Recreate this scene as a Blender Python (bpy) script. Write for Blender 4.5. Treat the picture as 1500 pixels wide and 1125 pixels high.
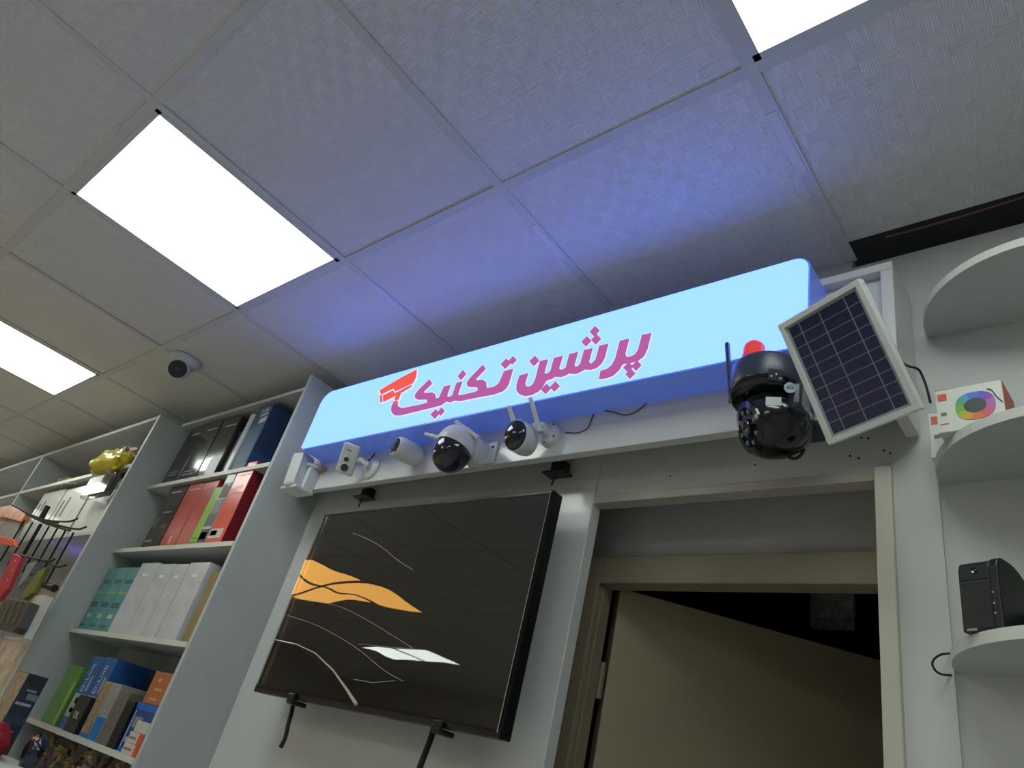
import bpy, math, random
from mathutils import Vector, Matrix, noise
random.seed(7)
for o in list(bpy.data.objects): bpy.data.objects.remove(o)
scene = bpy.context.scene
col = scene.collection
OZ = 1.5                     # eye height above the floor; builder coordinates are relative to the eye point

# ---------------------------------------------------------------- camera
F = 1029.018
RM = Matrix(((0.75408647, 0.17544216, 0.63290888),
             (0.61456007, -0.52840502, -0.58575085),
             (0.23166683, 0.83066731, -0.50628282)))
cam = bpy.data.cameras.new('camera'); cam_o = bpy.data.objects.new('camera', cam); col.objects.link(cam_o)
cam.sensor_width = 36.0; cam.lens = F / 1500 * 36; cam.clip_start = 0.02; cam.clip_end = 60
cam_o.matrix_world = Matrix.Translation((0, 0, OZ)) @ RM.to_4x4()
scene.camera = cam_o
# ---------------------------------------------------------------- world and exposure
w = bpy.data.worlds.new('World'); scene.world = w; w.use_nodes = True
w.node_tree.nodes['Background'].inputs[0].default_value = (0.55, 0.6, 0.65, 1)
w.node_tree.nodes['Background'].inputs[1].default_value = 0.05
scene.view_settings.view_transform = 'Standard'; scene.view_settings.look = 'None'
scene.view_settings.gamma = 1; scene.view_settings.use_curve_mapping = False
scene.view_settings.exposure = 0.0
LAMP = 6.9                   # radiance of the ceiling panels
SIGN = (0.40, 0.79, 3.9)     # radiance of the sign face

# ---------------------------------------------------------------- measuring helpers (pixel + known plane -> place)
def ray(x, y): return RM @ Vector(((x - 750) / F, -(y - 562.5) / F, -1))
def ony(x, y, v): r = ray(x, y); return r * (v / r.y)
def onz(x, y, v): r = ray(x, y); return r * (v / r.z)

# ---------------------------------------------------------------- materials
def lin(c):
    return tuple(((v / 255) / 12.92 if v / 255 <= .04045 else ((v / 255 + .055) / 1.055) ** 2.4) for v in c)
MATS = {}
def mat(name, rgb, rough=.55, metal=0.0, var=.06, scale=9.0, bump=0.0, bscale=120.0, emit=None, es=1.0, spec=.5, trans=0.0, coat=0.0):
    if name in MATS: return MATS[name]
    m = bpy.data.materials.new(name); m.use_nodes = True
    nt = m.node_tree; b = nt.nodes['Principled BSDF']; L = nt.links
    c = lin(rgb)
    tc = nt.nodes.new('ShaderNodeTexCoord')
    n = nt.nodes.new('ShaderNodeTexNoise'); n.inputs['Scale'].default_value = scale; n.inputs['Detail'].default_value = 4
    L.new(tc.outputs['Object'], n.inputs['Vector'])
    r = nt.nodes.new('ShaderNodeValToRGB')
    r.color_ramp.elements[0].position = .3; r.color_ramp.elements[1].position = .7
    r.color_ramp.elements[0].color = tuple(v * (1 - var) for v in c) + (1,)
    r.color_ramp.elements[1].color = tuple(min(1, v * (1 + var)) for v in c) + (1,)
    L.new(n.outputs['Fac'], r.inputs['Fac']); L.new(r.outputs['Color'], b.inputs['Base Color'])
    b.inputs['Roughness'].default_value = rough; b.inputs['Metallic'].default_value = metal
    b.inputs['Specular IOR Level'].default_value = spec
    b.inputs['Transmission Weight'].default_value = trans; b.inputs['Coat Weight'].default_value = coat
    if emit:
        b.inputs['Emission Color'].default_value = tuple(emit) + (1,); b.inputs['Emission Strength'].default_value = es
    if bump:
        n2 = nt.nodes.new('ShaderNodeTexNoise'); n2.inputs['Scale'].default_value = bscale; n2.inputs['Detail'].default_value = 3
        L.new(tc.outputs['Object'], n2.inputs['Vector'])
        bp = nt.nodes.new('ShaderNodeBump'); bp.inputs['Strength'].default_value = bump; bp.inputs['Distance'].default_value = .004
        L.new(n2.outputs['Fac'], bp.inputs['Height']); L.new(bp.outputs['Normal'], b.inputs['Normal'])
    MATS[name] = m; return m

def tile_material():
    m = bpy.data.materials.new('vinyl_tile'); m.use_nodes = True; nt = m.node_tree; L = nt.links; b = nt.nodes['Principled BSDF']
    tc = nt.nodes.new('ShaderNodeTexCoord')
    n = nt.nodes.new('ShaderNodeTexNoise'); n.inputs['Scale'].default_value = 5; L.new(tc.outputs['Object'], n.inputs['Vector'])
    r = nt.nodes.new('ShaderNodeValToRGB'); r.color_ramp.elements[0].color = (.75, .75, .745, 1); r.color_ramp.elements[1].color = (.82, .82, .81, 1)
    L.new(n.outputs['Fac'], r.inputs['Fac']); L.new(r.outputs['Color'], b.inputs['Base Color'])
    b.inputs['Roughness'].default_value = .42
    ch = nt.nodes.new('ShaderNodeTexChecker'); ch.inputs['Scale'].default_value = 32
    w1 = nt.nodes.new('ShaderNodeTexWave'); w1.bands_direction = 'X'; w1.inputs['Scale'].default_value = 75; w1.inputs['Distortion'].default_value = .6
    w2 = nt.nodes.new('ShaderNodeTexWave'); w2.bands_direction = 'Y'; w2.inputs['Scale'].default_value = 75; w2.inputs['Distortion'].default_value = .6
    mx = nt.nodes.new('ShaderNodeMix'); mx.data_type = 'FLOAT'
    for t in (ch, w1, w2): L.new(tc.outputs['Object'], t.inputs['Vector'])
    L.new(ch.outputs['Fac'], mx.inputs[0]); L.new(w1.outputs['Fac'], mx.inputs[2]); L.new(w2.outputs['Fac'], mx.inputs[3])
    bp = nt.nodes.new('ShaderNodeBump'); bp.inputs['Strength'].default_value = .6; bp.inputs['Distance'].default_value = .002
    L.new(mx.outputs[0], bp.inputs['Height']); L.new(bp.outputs['Normal'], b.inputs['Normal'])
    return m

def emission(name, rgb, strength):
    m = bpy.data.materials.new(name); m.use_nodes = True; nt = m.node_tree
    for n in list(nt.nodes): nt.nodes.remove(n)
    e = nt.nodes.new('ShaderNodeEmission'); e.inputs[0].default_value = tuple(rgb) + (1,); e.inputs[1].default_value = strength
    out = nt.nodes.new('ShaderNodeOutputMaterial'); nt.links.new(e.outputs[0], out.inputs[0]); return m

def film_material(name, fac, rough=.02, tint=(1, 1, 1)):
    m = bpy.data.materials.new(name); m.use_nodes = True; nt = m.node_tree; L = nt.links
    for n in list(nt.nodes): nt.nodes.remove(n)
    t = nt.nodes.new('ShaderNodeBsdfTransparent'); t.inputs[0].default_value = tuple(tint) + (1,)
    g = nt.nodes.new('ShaderNodeBsdfGlossy'); g.inputs['Roughness'].default_value = rough
    fr = nt.nodes.new('ShaderNodeFresnel'); fr.inputs[0].default_value = 1.5
    ad = nt.nodes.new('ShaderNodeMath'); ad.operation = 'MULTIPLY_ADD'; ad.inputs[1].default_value = 1.0; ad.inputs[2].default_value = fac; ad.use_clamp = True
    mx = nt.nodes.new('ShaderNodeMixShader'); out = nt.nodes.new('ShaderNodeOutputMaterial')
    L.new(fr.outputs[0], ad.inputs[0]); L.new(ad.outputs[0], mx.inputs[0]); L.new(t.outputs[0], mx.inputs[1]); L.new(g.outputs[0], mx.inputs[2])
    L.new(mx.outputs[0], out.inputs[0]); return m

# ---------------------------------------------------------------- mesh helpers
def frame(origin, zdir, up=(0, 0, 1)):
    z = Vector(zdir).normalized(); u = Vector(up)
    if abs(z.dot(u)) > .98: u = Vector((0, 1, 0))
    x = u.cross(z).normalized(); y = z.cross(x)
    return Matrix(((x.x, y.x, z.x, origin[0]), (x.y, y.y, z.y, origin[1]), (x.z, y.z, z.z, origin[2]), (0, 0, 0, 1)))

class MB:
    def __init__(s): s.v = []; s.f = []
    def add(s, vs, fs, M=None):
        b = len(s.v)
        for p in vs:
            p = Vector(p); s.v.append(M @ p if M else p)
        s.f += [tuple(i + b for i in f) for f in fs]; return s
    def box(s, x0, x1, y0, y1, z0, z1, M=None):
        vs = [(x, y, z) for z in (z0, z1) for y in (y0, y1) for x in (x0, x1)]
        return s.add(vs, [(0, 2, 3, 1), (4, 5, 7, 6), (0, 1, 5, 4), (2, 6, 7, 3), (0, 4, 6, 2), (1, 3, 7, 5)], M)
    def lathe(s, prof, M=None, n=28, sx=1, sy=1):
        vs = []; fs = []
        for r, h in prof:
            for i in range(n):
                a = 2 * math.pi * i / n; vs.append((r * sx * math.cos(a), r * sy * math.sin(a), h))
        for k in range(len(prof) - 1):
            for i in range(n):
                j = (i + 1) % n; fs.append((k * n + i, k * n + j, (k + 1) * n + j, (k + 1) * n + i))
        fs.append(tuple(range(n - 1, -1, -1))); b = (len(prof) - 1) * n; fs.append(tuple(range(b, b + n)))
        return s.add(vs, fs, M)
    def tube(s, pts, r, n=8):
        pts = [Vector(p) for p in pts]; vs = []; fs = []; prev = None
        if len(pts) > 3 and not isinstance(r, (list, tuple)):
            q = [pts[0] * 2 - pts[1]] + pts + [pts[-1] * 2 - pts[-2]]; out = []
            for i in range(1, len(q) - 2):
                for k in range(4):
                    t = k / 4; a, b, c, d = q[i - 1:i + 3]
                    out.append(.5 * (2 * b + (c - a) * t + (2 * a - 5 * b + 4 * c - d) * t * t + (3 * b - a - 3 * c + d) * t ** 3))
            pts = out + [pts[-1]]
        for i, p in enumerate(pts):
            t = (pts[min(i + 1, len(pts) - 1)] - pts[max(i - 1, 0)]).normalized()
            if prev is None: x = t.orthogonal().normalized()
            else: x = (prev - t * prev.dot(t)).normalized()
            prev = x; y = t.cross(x); rr = r[i] if isinstance(r, (list, tuple)) else r
            for k in range(n):
                a = 2 * math.pi * k / n; vs.append(p + x * (rr * math.cos(a)) + y * (rr * math.sin(a)))
        for i in range(len(pts) - 1):
            for k in range(n):
                j = (k + 1) % n; fs.append((i * n + k, i * n + j, (i + 1) * n + j, (i + 1) * n + k))
        fs.append(tuple(range(n - 1, -1, -1))); b = (len(pts) - 1) * n; fs.append(tuple(range(b, b + n)))
        return s.add(vs, fs)
    def prism(s, poly, h0, h1, M=None):
        n = len(poly); vs = [(p[0], p[1], h0) for p in poly] + [(p[0], p[1], h1) for p in poly]
        fs = [tuple(range(n - 1, -1, -1)), tuple(range(n, 2 * n))] + [(i, (i + 1) % n, n + (i + 1) % n, n + i) for i in range(n)]
        return s.add(vs, fs, M)
    def blob(s, c, size, seed=0, rough=.25, fq=3.0, n=16, squash=0.0):
        vs = []; fs = []; m = n // 2
        for i in range(m + 1):
            th = math.pi * i / m
            for k in range(n):
                ph = 2 * math.pi * k / n; d = Vector((math.sin(th) * math.cos(ph), math.sin(th) * math.sin(ph), math.cos(th)))
                q = 1 + rough * noise.noise(d * fq + Vector((seed * 7.1, seed * 3.3, seed)))
                q += rough * .5 * noise.noise(d * fq * 2.3 + Vector((seed, seed * 2.3, 5)))
                p = Vector((d.x * size[0], d.y * size[1], d.z * size[2])) * q
                vs.append((c[0] + p.x, c[1] + p.y, c[2] + p.z))
        for i in range(m):
            for k in range(n):
                j = (k + 1) % n; fs.append((i * n + k, (i + 1) * n + k, (i + 1) * n + j, i * n + j))
        return s.add(vs, fs)
    def build(s, name, m, parent=None, smooth=False, bevel=0.0, loc=None):
        org = parent['_o'] if parent is not None else (loc or (0, 0, 0))
        org = Vector(org)
        me = bpy.data.meshes.new(name); me.from_pydata([tuple(v - org) for v in s.v], [], s.f); me.validate(); me.update()
        me.materials.append(m)
        import bmesh
        bm = bmesh.new(); bm.from_mesh(me); bmesh.ops.remove_doubles(bm, verts=bm.verts, dist=1e-6); bmesh.ops.recalc_face_normals(bm, faces=bm.faces); bm.to_mesh(me); bm.free()
        o = bpy.data.objects.new(name, me); col.objects.link(o)
        if parent is not None: o.parent = parent
        else: o.location = org + Vector((0, 0, OZ))
        o['_o'] = tuple(org)
        if smooth:
            for p in me.polygons: p.use_smooth = True
            try: me.set_sharp_from_angle(angle=math.radians(38))
            except Exception: pass
        if bevel:
            b = o.modifiers.new('bevel', 'BEVEL'); b.width = bevel; b.segments = 2; b.limit_method = 'ANGLE'
        return o
def box(x0, x1, y0, y1, z0, z1): return MB().box(x0, x1, y0, y1, z0, z1)
def tag(o, label, cat=None, group=None, kind=None):
    o['label'] = label
    if cat: o['category'] = cat
    if group: o['group'] = group
    if kind: o['kind'] = kind
    return o
def thing(name, label, cat, loc, group=None, kind=None):
    o = bpy.data.objects.new(name, None); col.objects.link(o); o.empty_display_size = .03
    o.location = (loc[0], loc[1], loc[2] + OZ); o['_o'] = tuple(loc)
    return tag(o, label, cat, group, kind)
def struct(name, mb, m, label, cat='wall', bevel=0.0):
    return tag(mb.build(name, m, None, bevel=bevel), label, cat, kind='structure')
def text_mb(body, size, M, extrude=.0004):
    cu = bpy.data.curves.new('txt', 'FONT'); cu.body = body; cu.size = size; cu.extrude = extrude; cu.align_x = 'CENTER'; cu.align_y = 'CENTER'
    cu.resolution_u = 3
    ob = bpy.data.objects.new('txt', cu); col.objects.link(ob)
    bpy.context.view_layer.update()
    me = bpy.data.meshes.new_from_object(ob)
    mb = MB().add([v.co for v in me.vertices], [tuple(p.vertices) for p in me.polygons], M)
    bpy.data.objects.remove(ob); bpy.data.curves.remove(cu); bpy.data.meshes.remove(me); return mb

# ---------------------------------------------------------------- palette
M_white = mat('white_laminate', (214, 214, 214), .22, var=.03, scale=4, coat=.3)
M_wall = mat('white_paint', (206, 207, 206), .6, var=.04, scale=5, bump=.05, bscale=60)
M_shelf = mat('shelf_board', (186, 190, 190), .45, var=.05, scale=6)
M_edge = mat('edge_banding', (215, 215, 208), .4, var=.03)
M_cream = mat('cream_trim', (200, 197, 182), .45, var=.05)
M_bar = mat('grid_bar_white', (206, 208, 208), .3, var=.03)
M_taupe = mat('taupe_door_paint', (164, 152, 128), .5, var=.06, scale=3)
M_frame = mat('taupe_frame_paint', (142, 131, 112), .45, var=.06, scale=4)
M_grey = mat('grey_plaster', (190, 190, 190), .8, var=.05)
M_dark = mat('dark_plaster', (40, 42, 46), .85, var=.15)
M_black = mat('black_plastic', (18, 18, 19), .35, var=.1)
M_blackg = mat('black_gloss', (10, 11, 15), .06, var=.05, coat=.5)
M_charcoal = mat('charcoal_plastic', (32, 35, 42), .38, var=.1)
M_camw = mat('camera_white', (216, 218, 218), .32, var=.02)
M_steel = mat('brushed_steel', (150, 150, 152), .35, 1.0, var=.08)
M_wire = mat('dark_wire', (38, 36, 34), .4, .6, var=.1)
M_cable = mat('black_cable', (22, 22, 24), .5, var=.05)
M_alu = mat('anodised_aluminium', (226, 228, 230), .38, .15, var=.04)
M_tile = tile_material()

# ================================================================ STRUCTURE
XL, XR, YB = -9.2, 1.45, -5.1       # extent of the shop
CE = 1.2                            # ceiling level above the eye
floor = struct('floor', box(XL, XR, YB, 3.2, -1.6, -1.5), mat('floor_tile', (212, 213, 209), .35, var=.05, scale=2), 'pale beige tiled shop floor', 'floor')
struct('wall_left', box(XL - .1, XL, YB, 1.5, -1.5, 1.65), mat('beige_wall', (196, 186, 168), .7), 'beige end wall far beyond the shelving')
struct('wall_rear', box(XL, XR, YB - .1, YB, -1.5, 1.65), mat('beige_wall', (196, 186, 168), .7), 'beige rear wall facing the sign')
struct('wall_right', box(XR, XR + .1, YB, 1.5, -1.5, 1.65), M_wall, 'white side wall to the right of the rounded shelves')
# back wall pieces around the doorway
struct('wall_back_tv', box(-2.15, -.957, 1.24, 1.275, -1.5, 1.215), M_white, 'glossy white wall panel behind the television', bevel=.002)
struct('wall_back_shelving', box(XL, -2.15, 1.245, 1.5, -1.5, 1.65), M_wall, 'white wall behind the left shelving units')
struct('wall_back_header', MB().box(-.957, -.24, 1.246, 1.276, .665, 1.182).box(-.957, -.374, 1.2462, 1.2758, 1.18, 1.215), M_wall, 'white header board above the doorway with screw marks')
struct('wall_back_right', box(-.31, -.24, 1.24, 1.41, -1.5, .69), M_wall, 'narrow white wall strip between doorway and rounded shelves')
struct('wall_back_corner', box(-.24, XR, 1.246, 1.5, -1.5, 1.182), M_wall, 'white wall behind the rounded corner shelves')
struct('wall_back_upper', box(-2.15, XR, 1.44, 1.5, 1.14, 1.65), M_dark, 'dark raw wall above the ceiling line')
struct('trim_1', box(-.957, -.338, 1.242, 1.28, .652, .672), mat('grey_strip', (178, 172, 164), .4), 'pale strip along the lower edge of the door header', 'trim', bevel=.002)
struct('trim_2', box(-.338, -.31, 1.228, 1.41, -1.5, .672), M_cream, 'cream upright trim on the right of the doorway', 'trim', bevel=.002)
# door wall set back behind the panels
struct('wall_door', MB().box(-2.15, -1.09, 1.40, 1.5, -1.5, 1.65).box(-1.09, -.24, 1.40, 1.5, .575, 1.18).box(-.2, .1, 1.41, 1.5, -1.5, 1.14), M_grey, 'grey plaster wall above the door frame')
door = thing('door_1', 'dull taupe door standing half open into the dark back room', 'door', (-.99, 1.43, -1.5), kind='structure')
for a in ((-1.10, -1.00, -1.5, .575), (-1.00, -.24, .508, .575), (-.24, -.16, -1.5, .575)):
    MB().box(a[0], a[1], 1.375, 1.43, a[2], a[3]).build('door_frame', M_frame, door, bevel=.003)
MB().box(-1.00, -.992, 1.39, 1.428, -1.5, .508).build('door_stop', M_frame, door, bevel=.002)
ang = math.radians(47)
DM = Matrix.Translation((-1.001, 1.464, 0)) @ Matrix.Rotation(ang, 4, 'Z')
slab = MB().box(0, .82, -.025, .025, -1.49, .522, DM).build('door_slab', M_taupe, door, bevel=.002)
for hz in (.30, -.02, -.9):
    MB().lathe([(.006, hz - .04), (.006, hz + .04)], Matrix.Translation((-.992, 1.436, 0)), 12).box(-.998, -.986, 1.436, 1.442, hz - .04, hz + .04).build('hinge', M_frame, slab)
# back room
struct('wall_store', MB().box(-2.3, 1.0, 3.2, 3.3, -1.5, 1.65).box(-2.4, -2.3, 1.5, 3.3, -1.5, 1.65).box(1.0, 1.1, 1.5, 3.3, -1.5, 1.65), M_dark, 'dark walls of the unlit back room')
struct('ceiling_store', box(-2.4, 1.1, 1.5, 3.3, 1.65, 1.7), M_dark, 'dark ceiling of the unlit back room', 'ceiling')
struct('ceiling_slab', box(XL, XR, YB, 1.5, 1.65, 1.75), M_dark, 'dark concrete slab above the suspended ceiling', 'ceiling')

# ---------------------------------------------------------------- suspended ceiling
ceil = thing('ceiling', 'suspended ceiling of square embossed white tiles', 'ceiling', (0, 0, CE), kind='structure')
PT = .6; GX0 = -.374; GY0 = .102
lamps = {}
for kx in (-7.574, -5.774, -3.974, -2.174, -.374):
    for ky in (.102, -1.698, -3.498):
        if kx < -3 and ky < 0: continue
        lamps[(round(kx, 3), round(ky, 3))] = 1
lamps[(-5.774, -1.698)] = lamps[(-5.174, -1.698)] = lamps[(-6.974, -3.498)] = lamps[(-6.374, -3.498)] = lamps[(-5.774, -1.098)] = lamps[(-5.174, -1.098)] = 1
tile_me = None
xs = [GX0 + PT * k for k in range(-15, 4)]; ys = [GY0 + PT * k for k in range(-9, 2)]
def linked(name, me, parent, loc):
    o = bpy.data.objects.new(name, me); col.objects.link(o); o.parent = parent; o.location = loc; return o
for x in xs:
    for y in ys:
        if (round(x, 3), round(y, 3)) in lamps: continue
        if y > .6 and x > -.5:      # short row beside the open gap
            MB().box(x + .006, x + PT - .006, y + .006, 1.186, CE + .004, CE + .016).build('ceiling_tile', M_tile, ceil); continue
        if y > .6:
            MB().box(x + .006, x + PT - .006, y + .006, 1.245, CE + .003, CE + .015).build('ceiling_tile', M_tile, ceil); continue
        if tile_me is None:
            t0 = MB().box(-.294, .294, -.294, .294, .003, .015).build('ceiling_tile', M_tile, None); tile_me = t0.data
            t0.parent = ceil; t0.location = (x + .3, y + .3, 0); continue
        o = linked('ceiling_tile', tile_me, ceil, (x + .3, y + .3, random.uniform(0, .0015)))
        o.rotation_euler = (random.uniform(-.0012, .0012), random.uniform(-.0012, .0012), 0)
for x in xs:
    y1 = 1.245 if x < -.3 else 1.186
    MB().box(x - .012, x + .012, YB, y1, CE, CE + .003).box(x - .001, x + .001, YB, y1, CE + .003, CE + .035).build('grid_bar', M_bar, ceil)
for k, y in enumerate(ys):
    MB().box(XL, XR, y - .012, y + .012, CE + .0004, CE + .003).box(XL, XR, y - .001, y + .001, CE + .003, CE + .035).build('grid_bar', M_bar, ceil)
# pale strips standing in for glints of the sign light on some bars
for x, ya, yb in ((-.974, .83, .96), (-1.574, .87, 1.0), (-2.774, .22, .40), (-.374, .80, .96)):
    MB().box(x - .014, x + .006, ya, yb, CE - .0012, CE + .0005).build('bar_glint', M_edge, ceil)
m_lampw = emission('panel_diffuser', (.90, 1.0, .92), LAMP); m_warm = emission('warm_diffuser', (1.0, .50, .11), LAMP * .75)
places = {-5.174: 'left of centre', -6.974: 'on the left', -6.374: 'right of the left one', -.374: 'above the doorway', -2.174: 'in front of the sign', -3.974: 'over the left shelving', -5.774: 'beyond the left shelving', -7.574: 'at the far end of the shop'}
rows = {-1.098: 'square ceiling light panel nearer the sign %s', .102: 'square bright ceiling light panel %s', -1.698: 'square ceiling light panel of the middle row %s', -3.498: 'square ceiling light panel of the rear row %s'}
for (x, y) in lamps:
    warm = (x < -5 and x > -6 and y < -1 and y > -2)
    lb = rows[y] % places[x]
    if warm: lb = 'warm orange square ceiling light panel of the middle row, ' + ('left' if x < -5.5 else 'right') + (' and nearer the sign' if y > -1.5 else ' and farther from the sign')
    t = thing('ceiling_light', lb, 'ceiling light', (x + .3, y + .3, CE), 'square ceiling light panels')
    f = MB()
    a, b_, c, d = x + .012, x + .588, y + .012, y + .588
    f.box(a, b_, c, c + .013, CE - .001, CE + .012).box(a, b_, d - .013, d, CE - .001, CE + .012).box(a, a + .013, c, d, CE - .001, CE + .012).box(b_ - .013, b_, c, d, CE - .001, CE + .012)
    f.build('light_frame', M_bar, t)
    MB().box(a + .013, b_ - .013, c + .013, d - .013, CE + .001, CE + .010).build('diffuser', m_warm if warm else m_lampw, t)
# open gap above the right shelves: a galvanised channel shows
t = thing('metal_channel', 'dull metal ceiling channel showing in the open gap above the rounded shelves', 'channel', (.5, 1.2, CE + .05))
MB().box(-.36, 1.4, 1.196, 1.2, CE + .03, CE + .07).box(-.36, 1.4, 1.196, 1.216, CE + .066, CE + .07).build('channel_rail', M_steel, t)
MB().tube([(-.30 + .1 * i, 1.228 + .006 * math.sin(i * 1.3), CE + .03 + .004 * math.sin(i)) for i in range(17)], .003, 6).build('conduit', mat('pink_conduit', (150, 110, 110), .6), t)

# ---------------------------------------------------------------- fascia that carries the sign
fa = thing('trim_3', 'long white fascia board under the illuminated sign', 'fascia', (-1.2, 1.24, .73), kind='structure')
MB().box(-2.148, -.285, 1.14, 1.165, .733, 1.035).build('fascia_board', M_white, fa, bevel=.0015)
MB().box(-.285, -.263, 1.118, 1.24, .731, 1.0345).build('end_board', M_white, fa, bevel=.0015)
MB().box(-2.148, -.263, 1.118, 1.24, 1.035, 1.054).build('top_board', M_white, fa, bevel=.0015)
m_screw = mat('screw_dark', (40, 38, 38), .6)
for px, py in ((1262, 641), (1272, 642), (1295, 660), (1304, 664), (1245, 668), (1258, 671), (1106, 681), (982, 698)):
    q = ony(px, py, 1.2455)
    MB().lathe([(.0022, 0), (.0018, .0012)], frame(q, (0, -1, 0)), 8).build('screw', m_screw, bpy.data.objects['wall_back_header'] if q.x > -.957 and q.x < -.338 else fa)

# ================================================================ SIGN
def arc(cx, cy, r, a0, a1, n=7): return [(cx + r * math.cos(math.radians(a0 + (a1 - a0) * i / n)), cy + r * math.sin(math.radians(a0 + (a1 - a0) * i / n))) for i in range(n + 1)]
X0, X1, Z0, Z1 = -2.046, -.392, .836, 1.063
def sign_outline(i): return arc(X0 + .012, Z0 + .012, .012 - i, 180, 270) + arc(X1 - .02, Z0 + .02, .02 - i, 270, 360) + arc(X1 - .032, Z1 - .032, .032 - i, 0, 90) + arc(X0 + .05, Z1 - .05, .05 - i, 90, 180)
XZ = Matrix(((1, 0, 0, 0), (0, 0, 1, 0), (0, 1, 0, 0), (0, 0, 0, 1)))     # (x, z, y) -> world
sg = thing('illuminated_sign', 'long backlit pale blue sign with magenta Persian lettering above the television', 'sign', (-1.22, 1.14, Z0))
MB().prism(sign_outline(0), 1.051, 1.139, XZ).build('sign_case', mat('sign_return', (120, 140, 190), .35, emit=(.09, .2, 1.0), es=.22), sg)
sf = MB().prism(sign_outline(.004), 1.048, 1.052, XZ).build('sign_face', emission('sign_face_light', SIGN, 1.0), sg)
def C8(p, y=1.047):
    q = ony(540 + p[0] * .286667, 470 + p[1] * .286667, y); return (q.x, q.z)
def diamond(c, w=26, h=27, k=3): return [(c[0] - w, c[1] + k), (c[0] + k, c[1] - h), (c[0] + w, c[1] - k), (c[0] - k, c[1] + h)]
words = [
 [(1285,103),(1333,92),(1313,168),(1318,186),(1340,184),(1362,172),(1378,148),(1398,73),(1446,63),(1426,145),(1408,182),(1378,206),(1340,216),(1300,222),(1282,252),(1250,282),(1215,295),(1178,299),(1186,257),(1220,246),(1245,225),(1262,190)],
 [(1180,128),(1226,118),(1207,192),(1190,222),(1165,242),(1135,252),(1105,250),(1085,262),(1060,273),(1025,270),(1008,280),(985,288),(955,286),(940,296),(908,308),(890,340),(868,363),(835,380),(800,386),(770,376),(756,355),(757,325),(772,280),(817,268),(801,320),(806,336),(825,337),(842,322),(852,300),(876,207),(918,197),(899,268),(910,272),(930,258),(948,190),(994,180),(974,246),(988,252),(1008,240),(1027,170),(1072,160),(1052,230),(1064,236),(1082,222),(1102,150),(1146,140),(1127,212),(1140,220),(1160,200)],
 [(693,258),(740,246),(718,322),(705,345),(685,362),(640,378),(560,392),(470,411),(440,408),(420,418),(398,414),(372,432),(320,446),(165,484),(135,484),(119,470),(116,452),(119,434),(126,424),(150,426),(152,438),(172,447),(285,424),(302,416),(298,403),(255,404),(240,398),(237,384),(243,370),(258,352),(312,299),(327,321),(283,362),(288,370),(325,366),(341,374),(344,396),(360,394),(386,336),(421,328),(402,384),(412,390),(428,382),(450,318),(481,310),(459,374),(464,382),(545,364),(560,356),(556,340),(515,339),(504,332),(503,316),(520,292),(585,225),(600,246),(550,298),(552,306),(585,302),(602,314),(604,344),(640,338),(660,326),(672,308)],
]
dots = [diamond((1328,238)), diamond((1370,230)), diamond((1339,272)), diamond((1156,54)), diamond((1164,96)), diamond((1114,106)), diamond((848,206)), diamond((908,349)), diamond((953,337)),
        diamond((478,278), 22, 26, 6), diamond((702,220)), diamond((737,203), 22, 22), diamond((341,477), 24, 25), diamond((372,464), 18, 22)]
m_mag = emission('magenta_vinyl', (.47, .115, .36), 1.0); m_red = emission('red_vinyl', (.90, .115, .085), 1.0); m_halo = emission('pale_vinyl', (.80, .86, 1.6), 1.0)
def grow(poly, d):
    n = len(poly); A = sum(poly[i][0] * poly[(i + 1) % n][1] - poly[(i + 1) % n][0] * poly[i][1] for i in range(n)); s = 1 if A > 0 else -1
    out = []
    for i in range(n):
        p0, p1, p2 = Vector(poly[i - 1]), Vector(poly[i]), Vector(poly[(i + 1) % n])
        e1 = (p1 - p0).normalized(); e2 = (p2 - p1).normalized()
        nn = Vector((e1.y + e2.y, -(e1.x + e2.x))) * s
        if nn.length < .2: nn = Vector((e1.y, -e1.x)) * s
        nn.normalize(); out.append(tuple(p1 + nn * d))
    return out
def on_sign(name, poly, m, y0, y1): return MB().prism([C8(p) for p in poly], y0, y1, XZ).build(name, m, sf)
for i, wd in enumerate(words): on_sign('letter_outline', grow(wd, 5), m_halo, 1.0466, 1.0482); on_sign('lettering', wd, m_mag, 1.0455, 1.0468)
for d in dots: on_sign('letter_outline', grow(d, 5), m_halo, 1.0466, 1.0482); on_sign('letter_dot', d, m_mag, 1.0455, 1.0468)
logo = [[(57,357),(100,330),(160,295),(247,249),(244,285),(229,318),(150,355),(135,362),(128,346),(64,377)],
        [(74,382),(126,356),(134,371),(222,326),(219,338),(166,370),(76,415)], [(58,382),(69,379),(72,414),(60,418)],
        [(147,376),(166,372),(154,402),(137,410),(134,396)], [(128,413),(150,409),(151,424),(124,426)]]
on_sign('letter_outline', [(50,355),(250,240),(252,292),(232,325),(226,342),(172,374),(158,412),(155,428),(120,428),(126,408),(132,392),(80,420),(56,425)], m_halo, 1.0466, 1.0482)
for p in logo: on_sign('logo_camera', p, m_red, 1.0455, 1.0468)

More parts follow.
